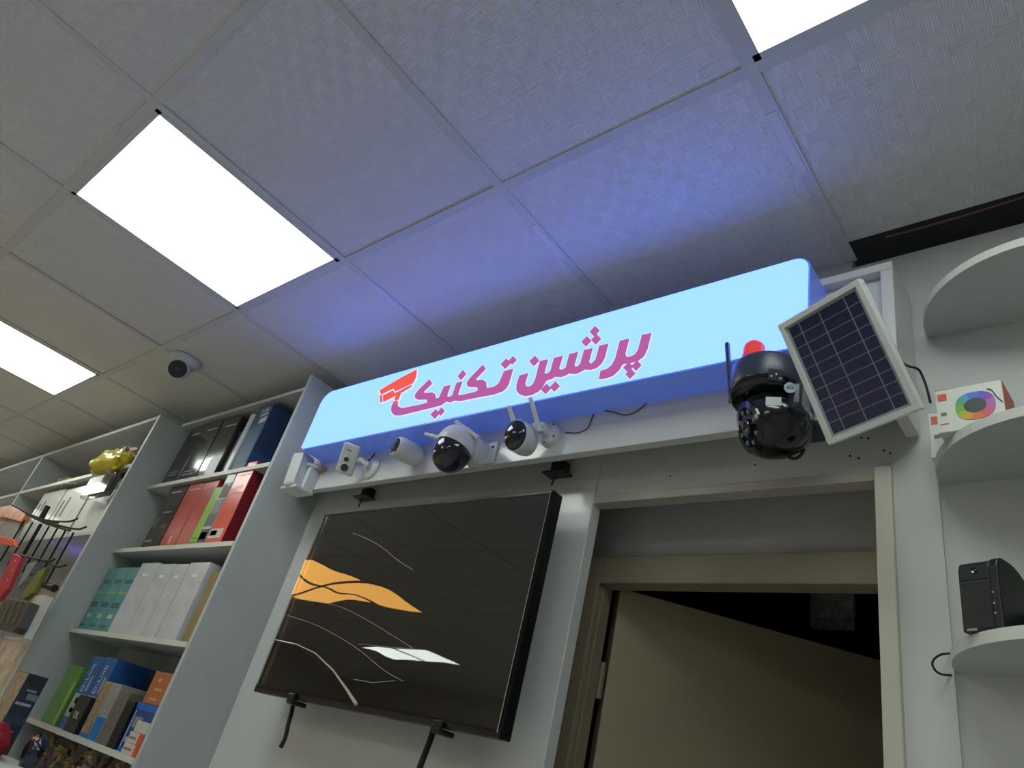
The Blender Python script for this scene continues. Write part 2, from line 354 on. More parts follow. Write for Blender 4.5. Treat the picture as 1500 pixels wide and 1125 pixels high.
# ================================================================ TELEVISION
TX0, TX1, TZ0, TZ1, TY = -1.886, -.987, .111, .635, 1.13
tv = thing('television', 'large black television with clear protective film mounted beside the doorway', 'television', (-1.436, 1.13, TZ0))
MB().box(TX0, TX1, TY + .004, TY + .035, TZ0, TZ1).build('tv_body', M_black, tv, bevel=.003)
MB().box(TX0 + .25, TX1 - .25, TY + .035, TY + .065, TZ0 + .05, TZ1 - .18).build('rear_housing', M_black, tv, bevel=.01)
bz = MB().box(TX0, TX0 + .009, TY, TY + .006, TZ0, TZ1).box(TX1 - .009, TX1, TY, TY + .006, TZ0, TZ1).box(TX0, TX1, TY, TY + .006, TZ1 - .009, TZ1).box(TX0, TX1, TY - .002, TY + .006, TZ0, TZ0 + .020)
bz.build('bezel', M_black, tv, bevel=.001)
m_scr = mat('screen_glass', (62, 60, 65), .12, var=.05, spec=.9)
MB().box(TX0 + .008, TX1 - .008, TY + .003, TY + .0045, TZ0 + .018, TZ1 - .008).build('screen', m_scr, tv)
nx, nz = 90, 60; vs = []; fs = []
for j in range(nz + 1):
    for i in range(nx + 1):
        u, v = i / nx, j / nz
        wv = max(0, 1 - u * 1.25) * max(0, 1.0 - v * .8)
        d = .0050 * wv * noise.noise(Vector((u * 1.8 + v * .8, v * 2.6 - u * 1.2, 1.7))) + .0005 * noise.noise(Vector((u * 2.5, v * 2.5, 9.1)))
        d += .0003 * noise.noise(Vector((u * 9, v * 7, 3.1))) * wv
        vs.append((TX0 + .004 + u * (TX1 - TX0 - .008), TY - .0045 - .001 + d, TZ0 + .014 + v * (TZ1 - TZ0 - .016)))
for j in range(nz):
    for i in range(nx):
        a = j * (nx + 1) + i; fs.append((a, a + 1, a + nx + 2, a + nx + 1))
MB().add(vs, fs).build('protective_film', film_material('clear_film', .09, .015), tv, smooth=True)
MB().tube([(TX0 + .01, TY - .004, TZ1 - .004), (TX1 - .006, TY - .004, TZ1 - .004), (TX1 - .006, TY - .004, TZ0 + .01)], .0011, 6).build('film_edge', M_edge, tv)
m_crease = mat('film_crease', (205, 190, 165), .15, coat=.8)
for rr, cr_ in ((.0007, [(517, 781), (537, 789), (560, 802), (583, 821), (605, 835)]), (.0006, [(428, 876), (492, 887), (537, 908), (572, 929), (604, 949)]), (.0006, [(417, 900), (466, 917), (519, 947), (560, 980), (590, 998)]),
                (.0006, [(519, 995), (545, 1000), (579, 997)]), (.0005, [(524, 943), (570, 948), (606, 950)])):
    MB().tube([tuple(ony(x_, y_, TY - .0085)) for x_, y_ in cr_], rr, 6).build('film_crease', m_crease, tv, smooth=True)
MB().tube([tuple(ony(x_, y_, TY - .0075)) for x_, y_ in ((403, 937), (435, 944), (462, 957), (488, 982), (508, 1010), (522, 1032))], [.0008, .0015, .0018, .0022, .003, .0042], 8).build('film_crease', m_crease, tv, smooth=True)
# wall mount behind it
mt = thing('tv_wall_mount', 'black wall mount with hanging pull straps holding the television', 'wall mount', (-1.436, 1.24, .3))
MB().box(-1.80, -1.07, 1.228, 1.24, .46, .52).box(-1.80, -1.07, 1.228, 1.24, .22, .27).build('wall_rail', M_black, mt)
for x in (-1.72, -1.13): MB().box(x - .015, x + .015, 1.196, 1.228, .14, .58).build('mount_arm', M_black, mt)
def strap(pts, wd, name='pull_strap'):
    m = MB().tube(pts, wd / 2, 8)
    m.build(name, mat('black_webbing', (20, 20, 20), .8), mt)
def pp(x, y, Y): return tuple(ony(x, y, Y))
strap([pp(431, 1022, 1.165), pp(428, 1040, 1.16), pp(422, 1062, 1.155), pp(418, 1080, 1.15), pp(411, 1095, 1.145)], .011)
strap([pp(637, 1062, 1.165), pp(630, 1085, 1.16), pp(621, 1108, 1.155), pp(612, 1132, 1.15)], .013)
for x, y in ((426, 1022), (641, 1058)):
    q = ony(x, y, 1.12)
    MB().box(q.x - .014, q.x + .014, 1.118, 1.127, TZ0 - .012, TZ0 + .012).box(q.x - .0135, q.x + .0135, 1.12, 1.165, TZ0 - .014, TZ0 - .003).build('hook_clip', M_black, mt, bevel=.003)
# two small dark spring clips under the fascia
for (px, py), lb in (((530, 722), 'small dark metal bracket under the fascia above the left of the television'), ((812, 685), 'small dark metal bracket under the fascia above the right of the television')):
    q = ony(px, py, 1.205); t = thing('wall_bracket', lb, 'bracket', (q.x, 1.24, q.z), 'brackets under the fascia')
    MB().box(q.x - .022, q.x + .022, 1.215, 1.24, q.z - .008, q.z + .024).build('bracket_plate', M_charcoal, t, bevel=.003)
    MB().box(q.x - .034, q.x + .034, 1.20, 1.24, q.z - .013, q.z - .008).build('bracket_flange', M_charcoal, t, bevel=.001)
    MB().tube([(q.x + .002, 1.212, q.z - .012), (q.x - .004, 1.214, q.z - .045)], .0025, 8).build('bracket_pin', M_charcoal, t)

# ================================================================ CAMERAS ON THE FASCIA
FY = 1.14
m_lens = mat('camera_lens', (12, 14, 26), .05, var=.02, coat=1.0); m_dome = mat('dome_black', (14, 18, 40), .12, coat=.8, var=.05)
def disc_mount(t, q, r, m=M_camw):
    MB().lathe([(r, 0), (r, .006), (r * .9, .011), (r * .45, .014), (r * .4, .02)], frame((q.x, FY, q.z), (0, -1, 0)), 32).build('mount_base', m, t, smooth=True)
    for a in (30, 150, 270):
        MB().lathe([(r * .11, 0), (r * .1, .0025)], frame((q.x + r * .7 * math.cos(math.radians(a)), FY - .0095, q.z + r * .7 * math.sin(math.radians(a))), (0, -1, 0)), 10).build('mount_screw', m_screw, t)
# A: white bracket camera at the left end
q = ony(443, 693, 1.10)
t = thing('security_camera', 'small white camera seen from behind at the left end of the fascia', 'camera', (q.x, FY, q.z), 'security cameras on the fascia')
AX = Vector((-.96, -.25, -.1))
MB().prism(arc(-.02, .046, .014, 90, 180) + arc(-.02, -.05, .014, 180, 270) + arc(.014, -.05, .014, 270, 360) + arc(.014, .046, .014, 0, 90), -.022, .022, frame((q.x, 1.085, q.z), AX)).build('camera_body', M_camw, t, smooth=True, bevel=.003)
MB().prism(arc(0, .02, .016, 0, 180) + arc(0, -.03, .016, 180, 360), .02, .026, frame((q.x, 1.085, q.z), AX)).build('camera_front', m_lens, t)
MB().tube([(q.x + .01, 1.095, q.z + .03), (q.x + .045, 1.115, q.z + .028), (q.x + .05, 1.138, q.z + .026)], .008, 10).build('bracket_arm', M_camw, t, smooth=True)
MB().box(q.x - .045, q.x + .05, 1.07, 1.14, q.z - .068, q.z - .058).box(q.x + .02, q.x + .04, 1.10, 1.14, q.z - .06, q.z + .02).build('bracket_plate', M_camw, t, bevel=.003)
MB().box(q.x + .035, q.x + .07, 1.118, 1.138, q.z + .018, q.z + .03).build('junction', mat('tan_plastic', (170, 150, 140), .5), t, bevel=.002)
# B: flat rectangular camera on a swivel base
tb, ab, bb = Vector((-1.7715, 1.0391, .8205)), Vector((.0348, .0396, -.0023)), Vector((-.0448, .0223, -.0818))
u = ab.normalized(); v = bb - u * bb.dot(u); h_ = v.length; v.normalize(); n_ = u.cross(v)
if n_.y > 0: n_ = -n_
c = tb + ab / 2 + bb / 2; BM = Matrix(((u.x, -v.x, n_.x, c.x), (u.y, -v.y, n_.y, c.y), (u.z, -v.z, n_.z, c.z), (0, 0, 0, 1))); wd = ab.length
t = thing('security_camera', 'flat rectangular white camera with two round black lenses on a swivel base', 'camera', (c.x + .06, FY, .74), 'security cameras on the fascia')
MB().box(-wd / 2, wd / 2, -h_ / 2, h_ / 2, -.022, 0, BM).build('camera_body', M_camw, t, bevel=.004)
for lx, lz, r in ((-.004, .0, .0075), (-.0015, -.026, .012)):
    L_ = Matrix.Translation(BM @ Vector((lx, lz, 0))) @ BM.to_3x3().to_4x4()
    lr = MB().lathe([(r * 1.25, 0), (r * 1.2, .002), (r, .003)], L_, 24).build('lens_ring', M_camw, t, smooth=True)
    MB().lathe([(r, .0025), (r * .95, .0036), (r * .4, .0042)], L_, 24).build('lens', m_lens, lr, smooth=True)
MB().box(-.012, .004, .026, .030, 0, .0006, BM).build('print_or_reflection', M_steel, t)
q = ony(545, 686, FY); MB().lathe([(.036, 0), (.036, .005), (.031, .010), (.014, .013), (.012, .028)], frame((q.x, FY, q.z), (0, -1, 0)), 32).build('mount_base', M_camw, t, smooth=True)
for a in (60, 180, 300): MB().lathe([(.0035, 0), (.003, .002)], frame((q.x + .026 * math.cos(math.radians(a)), FY - .0085, q.z + .026 * math.sin(math.radians(a))), (0, -1, 0)), 10).build('mount_screw', m_screw, t)
back = BM @ Vector((.0, -.01, -.022))
MB().tube([(q.x, FY - .024, q.z), (q.x - .01, FY - .04, q.z + .01), tuple(back)], .009, 12).build('swivel_arm', M_camw, t, smooth=True)
MB().tube([tuple(BM @ Vector((.02, .0, -.02))), pp(536, 676, 1.12), pp(543, 672, 1.13), pp(549, 664, 1.136)], .0018, 6).build('cable', M_cable, t)
# C: rounded white capsule camera
q0, q1 = ony(579, 653, 1.055), ony(615, 671, 1.138)
t = thing('security_camera', 'smooth white capsule shaped camera with a tilted dark glass face', 'camera', (q1.x, FY, q1.z), 'security cameras on the fascia')
ax = (q0 - q1); Lc = ax.length; Mx = frame(q1, ax)
MB().lathe([(.019, 0), (.026, .004), (.031, .014), (.033, .03), (.033, Lc - .018), (.031, Lc - .006), (.027, Lc)], Mx, 36).build('camera_body', M_camw, t, smooth=True)
MB().lathe([(.0265, Lc - .002), (.024, Lc + .001), (.012, Lc + .003), (.002, Lc + .0036)], Mx, 36).build('glass_face', m_dome, t, smooth=True)
for dx, dy in ((.0, .012), (-.004, -.006)): MB().lathe([(.004, 0), (.003, .002)], Matrix.Translation(Mx @ Vector((dx, dy, Lc + .0028))) @ Mx.to_3x3().to_4x4(), 14).build('lens', M_steel, t, smooth=True)
MB().lathe([(.022, -.002), (.021, .006)], frame((q1.x, FY - .001, q1.z), (0, -1, 0)), 28).build('mount_base', M_camw, t, smooth=True)
# D: dome camera with antennas
q = ony(664, 660, 1.06)
t = thing('security_camera', 'white dome camera with glossy black ball and two stub antennas', 'camera', (q.x, FY, q.z), 'security cameras on the fascia')
up = Vector((.10, .25, 1)).normalized(); Mx = frame(q, up, (0, 1, 0))
MB().lathe([(.003, -.064), (.018, -.060), (.034, -.050), (.045, -.032), (.050, -.010), (.051, .004), (.049, .010)], Mx, 40).build('dome_ball', m_dome, t, smooth=True)
MB().lathe([(.053, .002), (.055, .010), (.053, .03), (.048, .045), (.041, .054), (.02, .058), (.003, .059)], Mx, 40).build('dome_cap', M_camw, t, smooth=True)
cq = Mx @ Vector((0, 0, .03))
MB().tube([tuple(cq), (cq.x + .012, 1.105, cq.z - .005), (cq.x + .016, FY, cq.z - .006)], [.046, .040, .034], 20).build('neck', M_camw, t, smooth=True)
MB().box(cq.x - .02, cq.x + .075, FY - .008, FY, cq.z - .035, cq.z + .03).build('mount_plate', M_camw, t, bevel=.004)
MB().lathe([(.004, 0), (.0035, .002)], frame((cq.x + .062, FY - .008, cq.z + .012), (0, -1, 0)), 10).build('mount_screw', m_screw, t)
a0, a1 = ony(645, 642, 1.045), ony(623, 636, 1.03); MB().tube([tuple(a0), tuple(a1)], [.0065, .0055], 12).build('antenna', M_camw, t, smooth=True)
a0, a1 = ony(701, 642, 1.07), ony(667, 617, 1.03); MB().tube([tuple(a0), tuple(a1)], [.0065, .0055], 12).build('antenna', M_camw, t, smooth=True)
for dx, dz in ((-.022, -.022), (-.004, -.03), (-.012, -.043)):
    MB().lathe([(.003, 0), (.002, .001)], frame(Mx @ Vector((dx, -.036, dz)), (q * -1)), 10).build('dome_led', M_steel, t)
# E: bullet camera with two long antennas
q0, q1 = ony(755, 637, 1.045), ony(785, 632, 1.10)
t = thing('security_camera', 'white bullet camera with black oval face and two upright antennas', 'camera', (q1.x, FY, q1.z), 'security cameras on the fascia')
ax = Vector((.10, -.95, -.20)); Mx = frame(q0, ax)
MB().lathe([(.028, -.062), (.035, -.055), (.038, -.04), (.038, -.002), (.0365, .0)], Mx, 36, .86, 1.05).build('camera_body', M_camw, t, smooth=True)
MB().lathe([(.0365, -.001), (.035, .004), (.029, .009), (.012, .013), (.002, .014)], Mx, 36, .86, 1.05).build('glass_face', m_dome, t, smooth=True)
for a, b, Y0, Y1 in (((753, 617), (745, 595), 1.05, 1.03), ((791, 632), (777, 583), 1.075, 1.035)):
    MB().tube([tuple(ony(*a, Y0)), tuple(ony(*b, Y1))], [.0066, .0055], 12).build('antenna', M_camw, t, smooth=True)
qb = ony(808, 639, FY)
MB().lathe([(.032, 0), (.032, .008), (.028, .016), (.016, .020), (.014, .034)], frame((qb.x, FY, qb.z), (0, -1, 0)), 32).build('mount_base', M_camw, t, smooth=True)
MB().tube([(qb.x, FY - .03, qb.z), (qb.x - .01, FY - .05, qb.z), tuple(Mx @ Vector((0, 0, -.05)))], .013, 14).build('swivel_arm', M_camw, t, smooth=True)
MB().lathe([(.010, -.012), (.012, 0), (.010, .012)], frame((qb.x - .004, FY - .04, qb.z + .005), (1, 0, 0)), 16).build('swivel_knob', M_camw, t, smooth=True)
for a in (60, 140, 260, 330): MB().lathe([(.004, 0), (.0035, .003)], frame((qb.x + .024 * math.cos(math.radians(a)), FY - .0145, qb.z + .024 * math.sin(math.radians(a))), (0, -1, 0)), 10).build('mount_screw', m_screw, t)
# slack cables along the fascia
tag(MB().tube([pp(828, 633, 1.137), pp(845, 634, 1.136), pp(860, 628, 1.136), pp(866, 615, 1.137), pp(870, 606, 1.137)], .0013, 6).build('camera_cable', M_cable, None), 'thin cable curling on the fascia beside the bullet camera', 'cable')
tag(MB().tube([pp(884, 601, 1.137), pp(900, 604, 1.136), pp(915, 608, 1.136), pp(930, 604, 1.137), pp(942, 595, 1.137), pp(950, 588, 1.137)], .0013, 6).build('camera_cable', M_cable, None), 'thin cable drooping from the underside of the sign', 'cable')

# ---------------------------------------------------------------- black pan-tilt camera
q = ony(1126, 562, 1.045)
t = thing('pan_tilt_camera', 'black pan-tilt camera with red alarm light at the right of the sign', 'camera', (q.x, FY, q.z))
m_ptz = mat('ptz_black', (50, 57, 76), .34, var=.06); m_ptz2 = mat('ptz_gloss', (14, 17, 24), .14, var=.05, coat=.4)
upv = Vector((-.03, .10, 1)).normalized(); Mx = frame(q, upv, (0, 1, 0))
hs = MB().lathe([(.066, -.034), (.069, -.028), (.069, .014), (.068, .020), (.064, .024), (.03, .025), (.004, .0252)], Mx, 48).build('housing', m_ptz, t, smooth=True)
MB().lathe([(.058, -.046), (.065, -.041), (.068, -.032), (.060, -.028)], Mx, 48).build('housing_ring', m_ptz2, t, smooth=True)
hc = ony(1134, 622, 1.055); hd = Vector((-.68, -.62, -.38)).normalized(); Hm = frame(hc, hd)
bh = MB().lathe([(.004, -.066), (.03, -.060), (.05, -.044), (.061, -.020), (.063, .0), (.060, .022), (.054, .036), (.048, .044)], Hm, 44).build('ball_head', m_ptz2, t, smooth=True)
fp = MB().lathe([(.048, .042), (.047, .048), (.036, .050), (.034, .046), (.004, .046)], Hm, 44).build('face_plate', m_ptz2, t, smooth=True)
MB().lathe([(.016, .044), (.016, .053), (.012, .054), (.003, .050)], Hm, 28).build('lens', m_lens, t, smooth=True)
for k in range(8):
    a = k * math.pi / 4; p = Hm @ Vector((.029 * math.cos(a), .029 * math.sin(a), .0475))
    MB().lathe([(.0045, 0), (.004, .003), (.001, .004)], Matrix.Translation(p) @ Hm.to_3x3().to_4x4(), 12).build('infrared_led', mat('led_grey', (120, 122, 130), .2), fp, smooth=True)
# side yokes
MB().box(-.012, .012, -.03, .03, -.09, -.03, Matrix.Translation(Mx @ Vector((.058, .0, 0))) @ Mx.to_3x3().to_4x4()).build('yoke', m_ptz, t, bevel=.01)
# red alarm light
rl = Mx @ Vector((-.016, -.036, .036)); rm = Matrix.Translation(rl) @ Mx.to_3x3().to_4x4()
MB().lathe([(.021, -.014), (.021, .006), (.0195, .007), (.0195, .026), (.016, .033), (.006, .036)], rm, 12).build('alarm_light', mat('red_lens', (235, 60, 50), .25, var=.03, emit=(.9, .08, .06), es=.25), t)
# antenna paddle
a0, a1 = ony(1071, 590, 1.03), ony(1065, 503, 1.03); ad = (a1 - a0); am = frame(a0, ad, (0, 1, 0))
MB().prism(arc(0, 0, .0045, 90, 270) + [(.004, -.0045), (.004, .0045)], 0, ad.length, am).build('antenna', m_ptz, t, bevel=.001)
MB().lathe([(.007, -.012), (.007, .0)], frame(Mx @ Vector((-.066, 0, -.005)), (Mx.to_3x3() @ Vector((-1, 0, 0)))), 14).build('antenna_hinge', m_ptz, t, smooth=True)
# plate with three status lights, round sticker, white label, on the front of the housing
def on_housing(px, py, tow=0.0):
    r = ray(px, py).normalized(); o_ = Mx.inverted() @ Vector((0, 0, 0)); d_ = Mx.inverted().to_3x3() @ r
    A = d_.x ** 2 + d_.y ** 2; B = 2 * (o_.x * d_.x + o_.y * d_.y); C_ = o_.x ** 2 + o_.y ** 2 - .0695 ** 2
    tt = (-B - math.sqrt(max(0, B * B - 4 * A * C_))) / (2 * A); p = o_ + d_ * tt
    n = Vector((p.x, p.y, 0)).normalized(); n = (n + (-d_) * tow).normalized(); return frame(Mx @ p, Mx.to_3x3() @ n, Mx.to_3x3() @ Vector((0, 0, 1)))
pm = on_housing(1136, 550); MB().box(-.012, .012, -.013, .013, -.003, .0012, pm).build('status_plate', mat('status_black', (16, 18, 22), .7), hs)
for a, b in ((-.007, -.004), (.001, .002), (.008, -.006)): MB().lathe([(.0022, 0), (.0018, .0015)], Matrix.Translation(pm @ Vector((a, b, .001))) @ pm.to_3x3().to_4x4(), 10).build('status_light', mat('led_pale', (190, 200, 215), .3), hs)
pm = on_housing(1157, 568, .8); st = MB().lathe([(.0095, -.002), (.0095, .001)], pm, 28).build('round_sticker', mat('sticker_white', (210, 228, 238), .5), t)
text_mb('4G', .011, Matrix.Translation(pm @ Vector((0, 0, .0012))) @ pm.to_3x3().to_4x4() @ Matrix.Rotation(.35, 4, 'Z'), .0002).build('sticker_lettering', mat('ink_teal', (20, 60, 90), .6), st)
def on_ball(px, py, rad):
    d_ = ray(px, py).normalized(); b_ = d_.dot(hc); p_ = d_ * (b_ - math.sqrt(max(0, rad * rad - (hc.length_squared - b_ * b_))))
    return frame(p_, (p_ - hc).normalized() + d_ * -.5)
pm = on_ball(1133, 588, .0645)
MB().box(-.0125, .0125, -.008, .008, -.006, .0012, pm).build('white_label', mat('label_white', (205, 215, 225), .5), bh)
# wall arm and cable
MB().box(q.x + .005, q.x + .085, q.y + .03, FY - .001, q.z - .085, q.z + .025).build('wall_arm', m_ptz, t, bevel=.012)
cb = ony(1152, 652, 1.08)
MB().tube([tuple(cb), pp(1153, 664, 1.08), pp(1158, 671, 1.08), pp(1167, 671, 1.085), pp(1175, 664, 1.09), pp(1180, 650, 1.10)], .0028, 8).build('cable_loop', M_cable, t)
MB().lathe([(.008, -.012), (.009, .0), (.008, .016)], frame(tuple(ony(1152, 656, 1.08)), (0, .1, 1)), 14).build('cable_plug', M_black, t, smooth=True)

# ---------------------------------------------------------------- solar panel
k = 1.27
T0 = Vector((-.3084, .72176, .61964)) * k; A0 = Vector((.11281, -.04032, .00919)) * k; B0 = Vector((.03381, .07961, -.14568)) * k
u = A0.normalized(); v = B0 - u * B0.dot(u); H_ = v.length; v.normalize(); n_ = u.cross(v); n_ = -n_ if n_.y > 0 else n_
W_ = A0.length; c = T0 + A0 / 2 + B0 / 2
SM = Matrix(((u.x, -v.x, n_.x, c.x), (u.y, -v.y, n_.y, c.y), (u.z, -v.z, n_.z, c.z), (0, 0, 0, 1)))
sp = thing('solar_panel', 'small tilted solar panel with aluminium frame beside the black pan-tilt camera', 'solar panel', tuple(c))
fw = .009; f = MB()
f.box(-W_ / 2, W_ / 2, H_ / 2 - fw, H_ / 2, -.016, 0, SM).box(-W_ / 2, W_ / 2, -H_ / 2, -H_ / 2 + fw, -.016, 0, SM).box(-W_ / 2, -W_ / 2 + fw, -H_ / 2 + fw, H_ / 2 - fw, -.016, 0, SM).box(W_ / 2 - fw, W_ / 2, -H_ / 2 + fw, H_ / 2 - fw, -.016, 0, SM)
f.build('panel_frame', M_alu, sp, bevel=.001)
iw, ih = W_ - 2 * fw, H_ - 2 * fw
bs = MB().box(-iw / 2, iw / 2, -ih / 2, ih / 2, -.008, -.0042, SM).build('backing_sheet', mat('cell_gap_white', (165, 172, 182), .4), sp)
m_cell = mat('silicon_cell', (16, 30, 78), .14, var=.22, scale=40, coat=.6)
cx = [-iw / 2 + .004, -iw / 2 + .004 + (iw - .008) * .165, 0 - .004, (iw - .008) * .33, iw / 2 - .004]
for i in range(4):
    for j in range(10):
        z1 = ih / 2 - .004 - j * (ih - .008) / 10; z0 = z1 - (ih - .008) / 10
        MB().box(cx[i] + .0009, cx[i + 1] - .0009, z0 + .0006, z1 - .0006, -.0045, -.0036, SM).build('solar_cell', m_cell, bs)
MB().box(-.02, .02, -.03, .03, -.035, -.016, SM).build('junction_box', M_black, sp, bevel=.003)
MB().tube([tuple(SM @ Vector((0, .0, -.03))), (c.x + .01, 1.05, c.z + .05), (-.292, 1.117, c.z + .07)], .007, 10).build('support_arm', M_alu, sp, smooth=True)
MB().tube([pp(1312, 523, 1.10), pp(1318, 528, 1.14), pp(1330, 536, 1.18), pp(1345, 541, 1.20), pp(1352, 553, 1.21), pp(1358, 570, 1.215), pp(1363, 590, 1.22)], .0022, 8).build('cable', M_cable, sp)

# ---------------------------------------------------------------- turret camera on the ceiling
q = onz(272, 527, CE)
t = thing('ceiling_camera', 'white turret camera with a dark round face on the ceiling tiles', 'camera', (q.x, q.y, CE))
MB().lathe([(.062, 0), (.062, -.010), (.055, -.022), (.044, -.030)], Matrix.Translation((q.x, q.y, CE)), 36).build('mount_base', M_camw, t, smooth=True)
bc = Vector((q.x, q.y - .004, CE - .045)); bd = (Vector((.05, -.1, -.12)) - bc * .14).normalized(); Bm = frame(bc, bd)
MB().lathe([(.004, -.044), (.022, -.039), (.038, -.022), (.045, 0), (.042, .022), (.038, .032)], Bm, 36).build('camera_ball', M_camw, t, smooth=True)
MB().lathe([(.036, .030), (.0345, .036), (.02, .0365), (.003, .0365)], Bm, 36).build('camera_face', mat('turret_face', (28, 34, 40), .25), t, smooth=True)
MB().lathe([(.010, .036), (.009, .039), (.002, .038)], Bm, 20).build('lens', m_lens, t, smooth=True)

# ================================================================ SHELVING ON THE LEFT
def board_unit(name, label, parts):
    t = thing(name, label, 'shelving', (parts[0][1], 1.24, -1.5))
    for nm, x0, x1, y0, y1, z0, z1, m in parts:
        o = MB().box(x0, x1, y0, y1, z0, z1).build(nm, m, t, bevel=.001)
    return t
SH = (.795, .512, .196, -.116, -.46, -.85, -1.3)
p = [('side_panel', -2.168, -2.15, 1.03, 1.245, -1.5, 1.15, M_shelf), ('back_panel', -3.13, -2.168, 1.236, 1.244, -1.5, 1.10, M_shelf), ('top_board', -3.13, -2.168, 1.03, 1.236, 1.086, 1.10, M_shelf)]
p += [('shelf_board', -3.13, -2.168, 1.03, 1.236, z - .016, z, M_shelf) for z in SH]
unit1 = board_unit('shelf_unit', 'tall pale shelf unit full of product boxes left of the television', p)
for z in SH[:4]: MB().box(-3.13, -2.168, 1.0285, 1.0305, z - .016, z).build('edge_strip', M_edge, unit1)
p = [('side_panel', -3.148, -3.13, .93, 1.245, -1.5, 1.09, M_shelf), ('back_panel', -6.6, -3.148, 1.236, 1.244, -1.5, 1.085, M_shelf), ('top_board', -6.6, -3.148, .93, 1.236, 1.073, 1.09, M_shelf),
     ('divider', -4.668, -4.65, .93, 1.236, -1.5, 1.073, M_shelf), ('shelf_board', -4.65, -3.148, .93, 1.236, .836, .852, M_shelf), ('shelf_board', -6.6, -4.668, .93, 1.236, .836, .852, M_shelf),
     ('shelf_board', -4.65, -3.148, .95, 1.236, .545, .56, M_shelf), ('shelf_board', -6.6, -3.148, .93, 1.236, -.30, -.28, M_shelf)]
unit2 = board_unit('shelf_unit', 'deeper pale shelf unit at the far left hung with packages', p)
MB().box(-3.1485, -3.1295, .928, .931, -1.5, 1.09).build('edge_strip', M_edge, unit2)
MB().box(-4.65, -3.149, .928, .931, .836, .852).build('edge_strip', M_edge, unit2)
MB().box(-4.669, -4.649, .928, .931, .30, 1.073).build('edge_strip', M_edge, unit2)

def carton(label, x0, x1, z0, h, color, prints=(), y0=1.045, d=.17, lean=0.0, yaw=0.0, rough=.4, name='product_box', cat='box', group=None, texts=(), coat=.2, var=.08):
    xc = (x0 + x1) / 2; t = thing(name, label, cat, (xc, y0 + d / 2, z0), group)
    Mw = Matrix.Translation((xc, y0 + d / 2, z0)) @ Matrix.Rotation(yaw, 4, 'Z') @ Matrix.Rotation(lean, 4, 'X') @ Matrix.Translation((-xc, -(y0 + d / 2), 0))
    mm = mat('card_%d_%d_%d' % tuple(color), color, rough, var=var, scale=14, coat=coat)
    hz = 0 if not lean else .012
    cb_ = MB().box(x0 + .001, x1 - .001, y0, y0 + d, hz, hz + h, Mw).build('carton', mm, t, bevel=.0015)
    wd = x1 - x0
    for (side, u0, u1, v0, v1, cc) in prints:
        pm_ = mat('print_%d_%d_%d' % tuple(cc), cc, .45, var=.06, scale=30, coat=.2)
        if side == 'f': MB().box(x0 + wd * u0, x0 + wd * u1, y0 - .0007, y0 + .001, hz + h * v0, hz + h * v1, Mw).build('print_or_reflection', pm_, cb_)
        else: MB().box(x1 - .002, x1 - .0003, y0 + d * u0, y0 + d * u1, hz + h * v0, hz + h * v1, Mw).build('print_or_reflection', pm_, cb_)
    for (body, size, uu, vv, rot, cc) in texts:
        TM = Mw @ Matrix.Translation((x0 + wd * uu, y0 - .0012, hz + h * vv)) @ Matrix.Rotation(math.pi / 2, 4, 'X') @ Matrix.Rotation(rot, 4, 'Z')
        text_mb(body, size, TM).build('lettering', mat('ink_%d_%d_%d' % tuple(cc), cc, .5), cb_)
    return t
G1, G2, G3, G4 = ['product boxes on the %s shelf' % s for s in ('top', 'second', 'third', 'fourth')]
dk = (34, 35, 40); wt = (190, 192, 195)
bp = [('f', .3, .85, .86, .875, wt), ('f', .15, .75, .16, .175, (120, 122, 126)), ('f', .15, .75, .11, .125, (120, 122, 126))]
z = SH[0]
carton('leftmost black glossy box on the top shelf', -3.06, -2.915, z, .262, dk, bp, rough=.12, group=G1, lean=-.02)
carton('middle black glossy box on the top shelf', -2.905, -2.755, z, .275, dk, bp, rough=.10, group=G1)
carton('rightmost black glossy box on the top shelf, painted pale reflection at its foot', -2.748, -2.60, z, .268, (38, 39, 46), [('f', .3, .85, .86, .875, wt), ('f', .42, .98, .02, .30, (168, 172, 174)), ('f', .5, .98, .30, .36, (168, 172, 174)), ('f', .12, .4, .02, .12, (22, 22, 26))], rough=.10, group=G1)  # the two pale patches paint a white gloss reflection onto the front
carton('thin black box beside the box with the painted reflection on the top shelf', -2.595, -2.55, z, .20, (14, 14, 16), y0=1.06, rough=.3, group=G1)
carton('slim white box behind the navy box on the top shelf', -2.505, -2.475, z, .25, (196, 198, 198), y0=1.035, group=G1)
t = carton('navy blue box with teal spine turned on the top shelf corner', -2.47, -2.33, z + .001, .262, (28, 52, 92), [('f', .06, .94, .10, .70, (40, 98, 132)), ('f', .5, .95, .73, .81, (190, 200, 210)), ('f', .42, .9, .85, .89, (170, 185, 200)), ('s', .02, .98, .02, .26, (28, 66, 120))], y0=1.035, d=.175, group=G1, yaw=math.radians(-6),
           texts=(('D-Link', .026, .6, .945, 0, (205, 215, 225)),))
z = SH[1]
carton('black patterned box at the left of the second shelf', -2.925, -2.768, z, .265, (30, 28, 32), [('f', .08, .5, .1, .14, (110, 104, 104)), ('f', .3, .8, .55, .58, (100, 92, 92)), ('f', .2, .75, .88, .905, (150, 145, 145)), ('f', .55, .9, .3, .36, (80, 45, 45)), ('f', .05, .3, .34, .5, (60, 58, 66))], group=G2, rough=.2)
carton('left one of two slim red boxes on the second shelf', -2.762, -2.632, z, .262, (186, 44, 48), [('f', .2, .9, .885, .905, (225, 150, 145)), ('f', .5, .62, .06, .17, (235, 190, 185))], group=G2, rough=.25)
carton('right one of two slim red boxes, beside the green box', -2.63, -2.515, z, .258, (186, 44, 48), [('f', .12, .75, .885, .905, (225, 150, 145)), ('f', .02, .05, .05, .95, (215, 110, 105))], group=G2, rough=.25)
